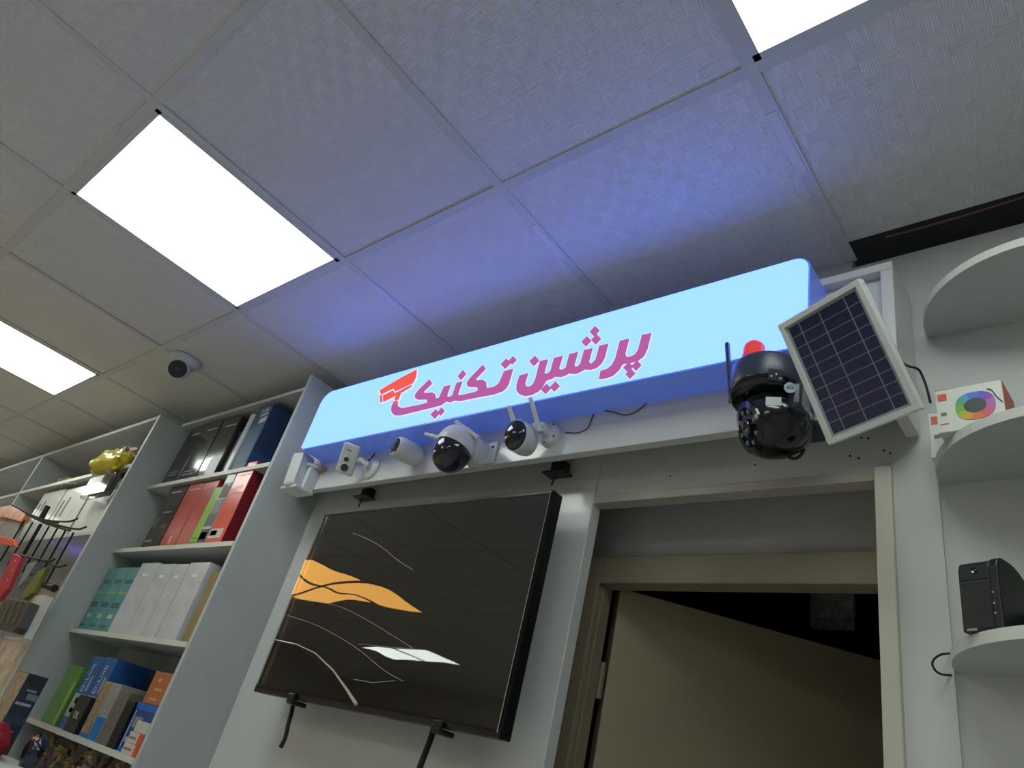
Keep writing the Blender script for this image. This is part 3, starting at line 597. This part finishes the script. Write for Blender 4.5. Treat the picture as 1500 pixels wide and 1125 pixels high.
carton('bright green box between red boxes on the second shelf', -2.510, -2.452, z, .222, (120, 190, 30), [('f', .1, .9, .10, .13, (95, 160, 20)), ('f', .1, .9, .03, .05, (80, 130, 20))], y0=1.038, group=G2, rough=.35)
carton('white box with dark photo prints on the second shelf', -2.448, -2.385, z, .268, (196, 198, 196), [('f', .18, .98, .64, .86, (50, 62, 60)), ('f', .1, .98, .42, .62, (130, 126, 122)), ('f', .05, .98, .24, .42, (88, 88, 92)), ('f', .1, .98, .02, .2, (44, 60, 70)), ('f', .2, .9, .06, .16, (60, 150, 140))], y0=1.034, group=G2)
t = carton('large orange red box with dark red side at the right of the second shelf', -2.378, -2.268, z, .302, (222, 66, 54), [('f', .2, .92, .83, .85, (240, 200, 190)), ('f', .05, .98, .60, .61, (240, 140, 125)), ('f', .3, .75, .66, .70, (240, 160, 145)), ('f', .05, .85, .06, .17, (215, 205, 200)), ('f', .1, .5, .09, .15, (120, 100, 100)),
      ('s', .01, .99, .01, .99, (128, 24, 40)), ('s', .3, .5, .72, .80, (150, 160, 150)), ('s', .55, .72, .5, .6, (150, 80, 85)), ('s', .3, .45, .2, .45, (150, 80, 88)), ('s', .62, .8, .75, .9, (165, 130, 132)), ('s', .6, .85, .12, .3, (150, 70, 80))], y0=1.034, d=.19, group=G2, rough=.25)
z = SH[2]
for i, (a, b, lb) in enumerate(((-3.12, -3.022, 'leftmost of three teal boxes on the third shelf'), (-3.018, -2.922, 'middle one of three teal boxes on the third shelf'), (-2.918, -2.82, 'rightmost of three teal boxes, beside the white boxes'))):
    carton(lb, a, b, z, .242, (92, 152, 156), [('f', .25, .9, .74, .8, (60, 110, 118)), ('f', .1, .95, .58, .61, (170, 178, 120)), ('f', .15, .8, .36, .44, (58, 104, 112)), ('f', .3, .7, .2, .26, (190, 205, 170)), ('f', .1, .6, .06, .1, (60, 120, 122))], group=G3, rough=.3)
for a, b, h, lb in ((-2.812, -2.662, .256, 'leftmost plain white box on the third shelf'), (-2.655, -2.53, .25, 'second plain white box from the left on the third shelf'), (-2.524, -2.428, .248, 'narrow third plain white box on the third shelf'), (-2.42, -2.28, .252, 'rightmost plain white box on the third shelf')):
    carton(lb, a, b, z, h, (204, 207, 214), [('f', .35, .65, .80, .84, (225, 228, 232))], y0=1.04, group=G3, rough=.22)
carton('brown cardboard box at the right end of the third shelf', -2.262, -2.18, z, .225, (150, 128, 88), y0=1.05, group=G3, rough=.7, coat=0)
z = SH[3]
carton('green box at the left of the fourth shelf', -2.985, -2.845, z, .19, (84, 140, 44), [('f', .82, .97, .02, .74, (150, 176, 110))], y0=1.04, group=G4, rough=.3)
dl = [('f', .0, 1, .0, .16, (34, 96, 176)), ('f', .03, .97, .16, .48, (160, 174, 180)), ('f', .3, .75, .34, .42, (80, 92, 100)), ('f', .2, .6, .22, .28, (90, 100, 108)), ('f', .66, .8, .52, .74, (150, 170, 190))]
carton('blue and grey box beside the green box on the fourth shelf', -2.838, -2.735, z, .232, (34, 92, 160), dl, y0=1.05, group=G4, texts=(('D-Link', .034, .40, .70, math.pi / 2, (205, 215, 225)),))
carton('second blue and grey box behind the foil fronted box', -2.731, -2.632, z, .236, (34, 92, 160), dl, y0=1.05, group=G4, texts=(('D-Link', .034, .40, .70, math.pi / 2, (205, 215, 225)),))
carton('small black box standing before the blue boxes on the fourth shelf', -2.742, -2.64, z, .11, (26, 28, 32), y0=1.0305, d=.018, group=G4, texts=(('DL', .03, .55, .45, 0, (220, 220, 215)),))
carton('dark box behind the foil fronted box on the fourth shelf', -2.60, -2.45, z, .225, (30, 32, 36), [('f', .45, .62, .7, .86, (150, 152, 155))], y0=1.15, d=.08, group=G4)
t = carton('grey box with shiny foil front and blue base on the fourth shelf', -2.61, -2.475, z, .165, (150, 152, 150), [('f', .52, .99, .01, .40, (20, 118, 196)), ('f', .02, .50, .01, .10, (20, 118, 196))], y0=1.036, d=.10, group=G4)
MB().box(-2.606, -2.548, 1.0345, 1.036, z + .012, z + .162).build('foil_strip', mat('foil_strip', (214, 190, 160), .18, .7, var=.3, scale=60, bump=.5, bscale=90), t)
carton('taupe box beside the foil fronted box on the fourth shelf', -2.468, -2.392, z, .15, (112, 106, 98), y0=1.036, d=.12, group=G4)
carton('narrow black box between taupe and blue boxes', -2.388, -2.335, z, .13, (20, 22, 24), y0=1.036, d=.12, group=G4)
t = carton('blue box with white picture panel at the right of the fourth shelf', -2.332, -2.185, z, .132, (22, 70, 140), [('f', .0, 1, .86, 1.0, (24, 104, 196)), ('f', .06, .09, .05, .84, (200, 208, 214)), ('f', .16, .5, .5, .72, (130, 140, 150)), ('f', .14, .4, .2, .3, (170, 180, 190)), ('f', .02, .3, .0, .08, (24, 110, 210))], y0=1.045, d=.13, group=G4)
carton('orange brown carton lying on the blue box', -2.325, -2.205, z + .1325, .09, (176, 106, 66), [('f', .35, .5, .7, .8, (215, 165, 130)), ('f', .35, .75, .42, .5, (205, 150, 118)), ('f', .3, .7, .12, .2, (205, 150, 118))], y0=1.05, d=.10, group=G4)
carton('lower of two small white and orange boxes', -2.272, -2.172, z, .028, (205, 200, 190), [('f', .76, 1.0, .0, 1, (220, 84, 48)), ('f', .1, .6, .4, .6, (150, 120, 110))], y0=1.031, d=.013, group=G4)
carton('upper of two small white and orange boxes', -2.268, -2.174, z + .0285, .028, (205, 200, 190), [('f', .70, 1.0, .0, 1, (220, 84, 48)), ('f', .1, .55, .4, .6, (150, 120, 110))], y0=1.031, d=.013, group=G4)
carton('small white adapter box above the white and orange boxes', -2.255, -2.172, z + .057, .03, (200, 198, 190), y0=1.031, d=.013, group=G4)

# ---------------------------------------------------------------- goods on the far left unit
m_yel = mat('yellow_plastic', (196, 178, 40), .3, var=.15, coat=.4); m_clear = film_material('clear_plastic', .10, .08, (.93, .93, .9))
t = tag(MB().blob((-3.38, .925, .872), (.19, .06, .058), 3, .26, 2.2, 32).build('plastic_bag', m_yel, None, smooth=True, loc=(-3.38, .925, .82)), 'crumpled yellow plastic bag on the far left shelf', 'bag')
t = tag(MB().blob((-3.50, .98, .945), (.19, .05, .04), 8, .5, 4.0, 28).build('wrapped_ornament', mat('pink_wrap', (192, 166, 150), .5, var=.3, scale=40), None, smooth=True, loc=(-3.50, .98, .91)), 'pale pink wrapped ornament lying on the yellow bag', 'ornament')
tag(MB().blob((-4.12, 1.0, .875), (.16, .05, .03), 12, .4, 3, 20).build('plastic_bag', mat('ochre_bag', (170, 140, 70), .5, var=.2), None, smooth=True, loc=(-4.12, 1.0, .852)), 'small ochre bag further along the far left shelf', 'bag')
t = thing('clear_pack', 'clear plastic pack with gold contents hanging under the yellow bag', 'package', (-3.32, .92, .70))
MB().box(-3.45, -3.17, .895, .927, .70, .80).build('clear_shell', m_clear, t, bevel=.008)
MB().blob((-3.32, .912, .735), (.11, .012, .028), 5, .4, 4, 18).build('gold_contents', mat('gold_print', (150, 140, 60), .35, .3, var=.4, scale=30), t, smooth=True)
MB().box(-3.26, -3.18, .897, .925, .71, .795).build('dark_insert', mat('olive_card', (60, 58, 36), .5), t)
MB().box(-3.42, -3.28, .8945, .8955, .765, .795).build('header_card', mat('card_white', (220, 222, 218), .3), t)
MB().tube([(-3.3, .924, .80), (-3.3, .924, .836)], .002, 6).build('hang_loop', M_wire, t)
for a, b, h, lb in ((-4.28, -3.94, .27, 'large white carton at the left of the far left compartment'), (-3.925, -3.56, .262, 'large white carton in the middle of the far left compartment'), (-3.545, -3.17, .255, 'large white carton beside the divider of the far left compartment')):
    carton(lb, a, b, .56, h - .01, (206, 208, 204), [('f', .12, .18, .35, .75, (90, 92, 90)), ('f', .3, .36, .4, .8, (90, 92, 90))] if a < -3.6 else [('f', .0, .025, 0, 1, (60, 62, 60))], y0=.955, d=.2, group='white cartons in the far left unit')
tag(MB().tube([(-4.02, .95, .838 - .002), (-3.98, .93, .832), (-3.9, .93, .834), (-3.82, .95, .835)], .006, 8).build('lamp_tube', M_camw, None, smooth=True), 'thin white tube under the far left shelf', 'tube')
# wire hook rack
t = thing('wire_rack', 'dark wire display rack with long hooks at the far left', 'display rack', (-3.7, .86, .4))
for i in range(7):
    q0 = ony(36 + 12 * i, 762 + 3 * i, .85); MB().tube([tuple(q0), (q0.x + .02, .85, q0.z - .20)], .004 if i != 2 else .008, 6).build('rack_wire', M_wire, t)
for pts in ([(17, 740), (40, 752), (68, 762), (100, 764), (113, 760)], [(17, 742), (45, 756), (80, 768), (112, 775), (126, 772)], [(30, 748), (60, 764), (90, 774), (103, 777)], [(24, 745), (58, 760), (85, 766)], [(28, 812), (50, 818), (72, 822), (80, 819)], [(40, 816), (65, 822), (84, 830), (96, 828)]):
    MB().tube([pp(x, y, .845 - .002 * i) for i, (x, y) in enumerate(pts)], .004, 6).build('hook', M_wire, t)
MB().tube([pp(70, 742, .85), pp(60, 760, .85)], .012, 8).build('rack_clamp', M_wire, t)
def flatpack(label, pts, Y, dep, m, cat='package', name='blister_pack', hole=True):
    xs_ = [ony(*p_, Y) for p_ in pts]; cxy = sum(xs_, Vector()) / len(xs_); t = thing(name, label, cat, tuple(cxy), 'packages on the wire rack')
    MB().prism([(v_.x, v_.z) for v_ in xs_], Y, Y + dep, XZ).build('pack_body', m, t, bevel=.002)
    return t
t = flatpack('red hanging package with pale marks at the far left', [(20, 810), (30, 815), (10, 862), (-4, 880), (-14, 876)], .83, .02, mat('crimson_card', (176, 40, 62), .4, var=.15))
for px, py in ((22, 822), (17, 836), (11, 850)): q = ony(px, py, .829); MB().lathe([(.006, 0), (.005, .001)], frame(q, (0, -1, 0)), 8).build('print_or_reflection', mat('card_pink', (220, 160, 165), .5), t)
flatpack('grey hanging package beside the red one', [(40, 826), (54, 822), (36, 850), (24, 862)], .84, .02, mat('grey_pack', (128, 132, 132), .4))
flatpack('olive green hanging package on the wire rack', [(56, 836), (68, 830), (48, 868), (34, 878), (30, 872)], .845, .02, mat('olive_pack', (112, 116, 40), .4))
flatpack('clear grey hanging package at the top of the wire rack', [(8, 756), (32, 762), (14, 800), (-6, 806)], .86, .02, mat('smoke_pack', (150, 150, 146), .3))
flatpack('pink and orange bag at the left edge of the picture', [(-6, 744), (14, 740), (38, 752), (30, 764), (4, 757), (-8, 760)], .84, .03, mat('orange_pink_bag', (206, 130, 84), .35, var=.35, scale=18), 'bag', 'hanging_bag')
flatpack('orange red package scrap under the wire rack top', [(-4, 784), (20, 790), (22, 800), (6, 798), (-6, 792)], .83, .015, mat('orange_card', (206, 80, 48), .4))
t = flatpack('dark ribbed charger hanging at the far left', [(8, 876), (44, 882), (26, 918), (18, 926), (-6, 921), (-6, 900)], .82, .035, mat('charger_grey', (74, 72, 66), .45), 'charger', 'charger')
for k_ in range(3): MB().tube([pp(14 + 9 * k_, 884, .818), pp(2 + 9 * k_, 914, .818)], .004, 6).build('rib', mat('charger_rib', (96, 94, 86), .45), t)
t = flatpack('white power strip below the wire rack', [(50, 872), (67, 872), (34, 934), (4, 933), (22, 922)], .86, .03, mat('ivory_plastic', (216, 214, 204), .4), 'power strip', 'power_strip')
for px, py in ((47, 898), (44, 903), (41, 909)): q = ony(px, py, .8595); MB().lathe([(.008, 0), (.007, .002)], frame(q, (0, -1, 0)), 10).build('socket', M_steel, t)
t = thing('highlight_clip', 'black clip with a glowing stick as painted highlight beside the power strip', 'lamp', tuple(ony(62, 858, .87)))
MB().tube([pp(57, 853, .87), pp(68, 858, .87), pp(80, 862, .875)], [.010, .012, .014], 10).build('clip_body', M_black, t, smooth=True)
MB().tube([pp(52, 856, .865), pp(42, 874, .86)], .007, 10).build('highlight_stick', emission('warm_highlight', (1, .95, .7), 1.6), t, smooth=True)  # emissive stick stands in for a yellow-white glossy highlight, not a lamp
# violet LED strip that tints the compartment
t = thing('led_lamp', 'small violet LED lamp fixed to the back of the far left unit', 'lamp', (-3.72, 1.236, .42))
MB().box(-3.78, -3.66, 1.20, 1.236, .385, .405).build('lamp_base', M_black, t, bevel=.003); MB().box(-3.775, -3.665, 1.175, 1.228, .405, .415).build('lamp_light', emission('violet_led', (.22, .12, 1.0), 12.0), t)
# lower left corner
tag(box(-3.9, -3.155, .94, .95, -.27, .10).build('spotted_board', mat('spotted_card', (196, 184, 170), .6, var=.25, scale=22), None), 'pale spotted board leaning in the far left unit', 'board')
cnt = thing('display_counter', 'low display counter in front of the left shelving', 'counter', (-3.0, .85, -1.5))
MB().box(-4.6, -2.35, .70, .922, -1.5, -.235).build('counter_body', M_shelf, cnt, bevel=.002); MB().box(-4.62, -2.33, .68, .926, -.235, -.215).build('counter_top', M_edge, cnt, bevel=.002)
t = carton('tall dark navy box with shiny foil front in the lower left corner', -2.835, -2.728, -.214, .226, (40, 54, 72), [('s', .02, .98, .86, .99, (34, 40, 50)), ('s', .3, .8, .78, .81, (130, 140, 150)), ('s', .45, .95, .68, .76, (120, 130, 138)), ('s', .1, .85, .60, .635, (170, 178, 182)), ('s', .03, .97, .36, .46, (50, 70, 92))], y0=.85, d=.062, rough=.25)
MB().box(-2.834, -2.729, .8485, .850, -.213, .010).build('foil_front', mat('foil_side', (206, 190, 168), .2, .6, var=.35, scale=40, bump=.4, bscale=60), t)
tag(MB().blob((-2.62, .80, -.175), (.10, .06, .05), 4, .3, 3, 20).build('red_cloth', mat('red_cloth', (150, 24, 44), .8, var=.15), None, smooth=True, loc=(-2.62, .8, -.214)), 'folded red cloth in the bottom left corner', 'cloth')
tag(MB().blob((-2.50, .895, -.175), (.035, .025, .05), 6, .25, 3, 18).build('plastic_bag', mat('navy_bag', (24, 32, 60), .2, var=.2, coat=.5), None, smooth=True, loc=(-2.5, .895, -.214)), 'shiny navy plastic bag beside the dried flowers', 'bag')
fl = thing('dried_flowers', 'bunch of dried beige and pink flowers under the fourth shelf', 'flowers', (-2.45, 1.08, -.46))
cols = [(186, 164, 122), (170, 140, 104), (150, 96, 90), (196, 72, 84), (120, 92, 70), (98, 70, 60)]
for i in range(70):
    cx_ = -2.86 + .60 * random.random(); zz = -.26 + .115 * random.random(); yy = 1.045 + .08 * random.random(); s_ = random.uniform(.014, .026)
    cc = cols[min(5, int(abs(random.gauss(0, 2.2))))] if cx_ > -2.8 else cols[random.randrange(3)]
    hm = MB(); tilt = frame((cx_, yy, zz), (random.uniform(-.6, .6), -1, random.uniform(-.7, .7)))
    for ring_, (np_, ln, up_) in enumerate(((7, s_ * 1.25, .25), (6, s_ * .95, .6), (5, s_ * .6, 1.1))):
        for k in range(np_):
            a = 2 * math.pi * k / np_ + ring_ * .4 + random.uniform(-.15, .15); R_ = tilt @ Matrix.Rotation(a, 4, 'Z'); wd_ = ln * .38
            hm.add([(0, 0, 0), (ln * .55, wd_, ln * .45 * up_), (ln, 0, ln * up_), (ln * .55, -wd_, ln * .45 * up_), (ln * .55, 0, ln * .3 * up_ - .002)], [(0, 3, 4), (3, 2, 4), (2, 1, 4), (1, 0, 4), (0, 1, 2, 3)], R_)
    hm.build('flower_head', mat('petal_%d_%d_%d' % cc, cc, .8, var=.2, scale=40), fl)
for i in range(12):
    x_ = -2.85 + .05 * i; MB().tube([(x_, 1.10, -.24), (-2.56 + .02 * (i - 6), 1.10, -.458)], .003, 5).build('stem', mat('dry_stem', (110, 96, 66), .8), fl)

# ================================================================ ROUNDED CORNER SHELVES ON THE RIGHT
def rshelf(zb, label):
    t = thing('corner_shelf', label, 'shelf', (.1, 1.246, zb), 'rounded corner shelves')
    poly = [(-.238, 1.2455)] + [(-.045 - .193 * math.cos(math.radians(a)), 1.238 - .188 * math.sin(math.radians(a))) for a in range(0, 91, 6)] + [(.75, 1.05), (.75, 1.2455)]
    MB().prism(poly, zb, zb + .016).build('shelf_board', M_shelf, t, bevel=.0008)
    rim = MB(); pr = poly[1:-1]
    for a, b in zip(pr, pr[1:]):
        a, b = Vector(a), Vector(b); d_ = (b - a).normalized(); nn = Vector((d_.y, -d_.x)) * .0012
        if nn.y > 0: nn = -nn
        rim.add([(a.x, a.y, zb), (b.x, b.y, zb), (b.x + nn.x, b.y + nn.y, zb), (a.x + nn.x, a.y + nn.y, zb), (a.x, a.y, zb + .0165), (b.x, b.y, zb + .0165), (b.x + nn.x, b.y + nn.y, zb + .0165), (a.x + nn.x, a.y + nn.y, zb + .0165)],
                [(0, 1, 2, 3), (4, 7, 6, 5), (0, 4, 5, 1), (1, 5, 6, 2), (2, 6, 7, 3), (3, 7, 4, 0)])
    rim.build('edge_strip', M_edge, t)
for zb, lb in ((.948, 'top empty rounded corner shelf near the ceiling gap'), (.636, 'middle rounded corner shelf carrying the white and orange box'), (.326, 'lower rounded corner shelf carrying the black device')): rshelf(zb, lb)
# white box with rainbow ring print
z0 = .653
t = thing('product_box', 'white box with orange side and rainbow ring picture on the middle corner shelf', 'box', (-.15, 1.13, z0))
rb = Matrix.Translation((-.208, 1.105, z0)) @ Matrix.Rotation(math.radians(-4), 4, 'Z')
MB().box(0, .092, 0, .07, 0, .079, rb).build('carton', mat('card_white2', (222, 222, 214), .4), t, bevel=.001)
MB().box(.0915, .0925, .002, .068, .002, .078, rb).build('orange_side', mat('card_orange', (214, 92, 52), .45), t)
MB().box(.003, .016, -.0006, .001, .058, .071, rb).build('print_or_reflection', mat('card_orange', (214, 92, 52), .45), t)
MB().box(.0, .03, .0, .004, .0785, .0796, rb).build('print_or_reflection', mat('card_orange', (214, 92, 52), .45), t)
MB().box(.006, .014, -.0006, .001, .030, .036, rb).build('print_or_reflection', mat('ink_grey', (120, 122, 120), .5), t)
MB().box(.004, .016, -.0006, .001, .014, .0155, rb).build('print_or_reflection', mat('card_orange', (214, 92, 52), .45), t)
ring = [(150, 60, 190), (90, 90, 210), (70, 120, 220), (70, 160, 210), (80, 170, 120), (120, 180, 60), (170, 190, 50), (220, 170, 40), (230, 120, 50), (225, 90, 90), (205, 90, 150), (180, 100, 190)]
import colorsys
Rm = rb @ Matrix.Translation((.054, -.0004, .040)) @ XZ
for i in range(24):
    a0 = math.radians(20 + i * 15); a1 = math.radians(20 + (i + 1) * 15)
    def sq(a, r): return (r * math.copysign(abs(math.cos(a)) ** .8, math.cos(a)), r * math.copysign(abs(math.sin(a)) ** .8, math.sin(a)) * .92)
    cc = ring[i // 2]
    MB().prism([sq(a0, .013), sq(a0, .027), sq(a1, .027), sq(a1, .013)], -.0006, .0006, Rm).build('printed_ring', mat('ring_%d_%d_%d' % cc, cc, .45), t)
MB().lathe([(.0155, -.0008), (.0155, .0006)], Rm, 28, 1, .85).build('printed_disc', mat('ink_black', (44, 48, 56), .4), t)
MB().tube([rb @ Vector(v_) for v_ in ((.072, -.0008, .066), (.078, -.0008, .062), (.083, -.0008, .05), (.09, -.0008, .038))], .0008, 5).build('printed_cable', mat('ink_black', (44, 48, 56), .4), t)
# second white box behind
t = thing('product_box', 'narrow white box with orange mark behind the rainbow ring box', 'box', (-.222, 1.19, z0))
q = ony(1367, 640, 1.185); MB().box(-.236, -.200, 1.182, 1.236, z0, z0 + .086).build('carton', mat('card_white2', (222, 222, 214), .4), t, bevel=.001)
MB().box(-.232, -.219, 1.1814, 1.183, z0 + .064, z0 + .079).build('print_or_reflection', mat('card_orange', (214, 92, 52), .45), t); MB().box(-.229, -.220, 1.1814, 1.183, z0 + .036, z0 + .043).build('print_or_reflection', mat('ink_grey', (120, 122, 120), .5), t)
t = carton('cream box at the right edge on the middle corner shelf', -.085, .02, z0, .055, (206, 200, 178), y0=1.14, d=.08)
# black device on the lower shelf
z0 = .343
t = thing('black_device', 'black rounded device with a small lens on the lower corner shelf', 'device', (-.16, 1.15, z0))
prof = [(0, 0), (.0, .086), (.004, .096), (.012, .1)] + [(.025 + .055 * math.sin(math.radians(a)), .045 + .055 * math.cos(math.radians(a))) for a in range(0, 91, 10)] + [(.08, 0)]
YZ = Matrix(((0, 0, 1, 0), (1, 0, 0, 0), (0, 1, 0, 0), (0, 0, 0, 1)))
dm = Matrix.Translation((-.2, 1.108, z0)) @ Matrix.Rotation(math.radians(-20), 4, 'Z')
MB().prism(prof, 0, .042, dm @ YZ).build('device_body', M_charcoal, t, bevel=.002)
prof2 = [(p_[0] * 1.02 - .001, p_[1] * 1.015) for p_ in prof]
MB().prism(prof2, .042, .054, dm @ YZ).build('side_cap', M_black, t, bevel=.002)
MB().box(.002, .041, -.0008, .001, .003, .066, dm).build('front_panel', M_black, t, bevel=.001)
MB().box(.002, .041, -.0008, .001, .070, .092, dm).build('upper_panel', M_black, t, bevel=.001)
MB().lathe([(.0045, 0), (.004, .002), (.001, .001)], frame(dm @ Vector((.023, -.001, .083)), (0, -1, 0)), 18).build('lens', m_lens, t, smooth=True)
for a, b in ((.045, .05), (.045, .035), (.045, .022)): MB().lathe([(.0016, 0), (.0014, .001)], frame(dm @ Vector((a, -.0012, b)), (0, -1, 0)), 8).build('button', M_steel, t)
MB().box(.006, .02, -.0015, .001, .001, .004, dm).build('foot', M_steel, t)
tag(carton('dark box behind the black device at the right edge', -.138, -.02, z0, .05, (30, 36, 42), y0=1.16, d=.08), 'dark box behind the black device at the right edge', 'box')
tag(MB().tube([pp(1392, 957, 1.235), pp(1378, 959, 1.215), pp(1368, 966, 1.21), pp(1366, 974, 1.21), pp(1371, 983, 1.212), pp(1380, 988, 1.22), pp(1394, 989, 1.242)], .0017, 8).build('cable_loop', M_cable, None, smooth=True), 'black cable loop sticking out at the lower corner shelf', 'cable')

# ================================================================ BACK ROOM GLIMPSED OVER THE DOOR
q = ony(1218, 888, 2.1)
t = thing('plastic_pouch', 'crinkled clear plastic pouch hanging in the dark back room', 'pouch', (q.x, 2.1, q.z))
vs = []; fs = []
for j in range(13):
    for i in range(13):
        u, v = i / 12 - .5, j / 12 - .5
        for s_ in (0, 1): vs.append((q.x + u * .12, 2.1 + (s_ * .012) + .012 * noise.noise(Vector((u * 9, v * 9, s_ * 4))), q.z + v * .13))
for j in range(12):
    for i in range(12):
        a = (j * 13 + i) * 2; b = a + 2; c_ = a + 28; d_ = a + 26
        fs.append((a, b, c_, d_)); fs.append((a + 1, d_ + 1, c_ + 1, b + 1))
MB().add(vs, fs).build('pouch_sheet', mat('pouch_plastic', (225, 235, 235), .2, .0, var=.4, scale=30), t, smooth=True)
MB().tube([(q.x, 2.106, q.z + .06), (q.x, 2.11, 1.65)], .002, 6).build('hanging_string', M_wire, t)
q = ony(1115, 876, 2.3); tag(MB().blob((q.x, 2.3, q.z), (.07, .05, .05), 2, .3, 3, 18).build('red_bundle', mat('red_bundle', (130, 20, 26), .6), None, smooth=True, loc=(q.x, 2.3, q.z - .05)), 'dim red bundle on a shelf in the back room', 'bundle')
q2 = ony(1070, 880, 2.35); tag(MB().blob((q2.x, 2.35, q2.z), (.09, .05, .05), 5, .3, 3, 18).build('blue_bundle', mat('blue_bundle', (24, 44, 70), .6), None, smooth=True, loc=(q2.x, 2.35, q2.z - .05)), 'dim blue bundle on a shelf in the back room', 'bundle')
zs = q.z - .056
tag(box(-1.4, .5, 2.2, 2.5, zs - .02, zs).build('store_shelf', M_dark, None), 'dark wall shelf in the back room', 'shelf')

for o in bpy.data.objects:
    if '_o' in o.keys(): del o['_o']
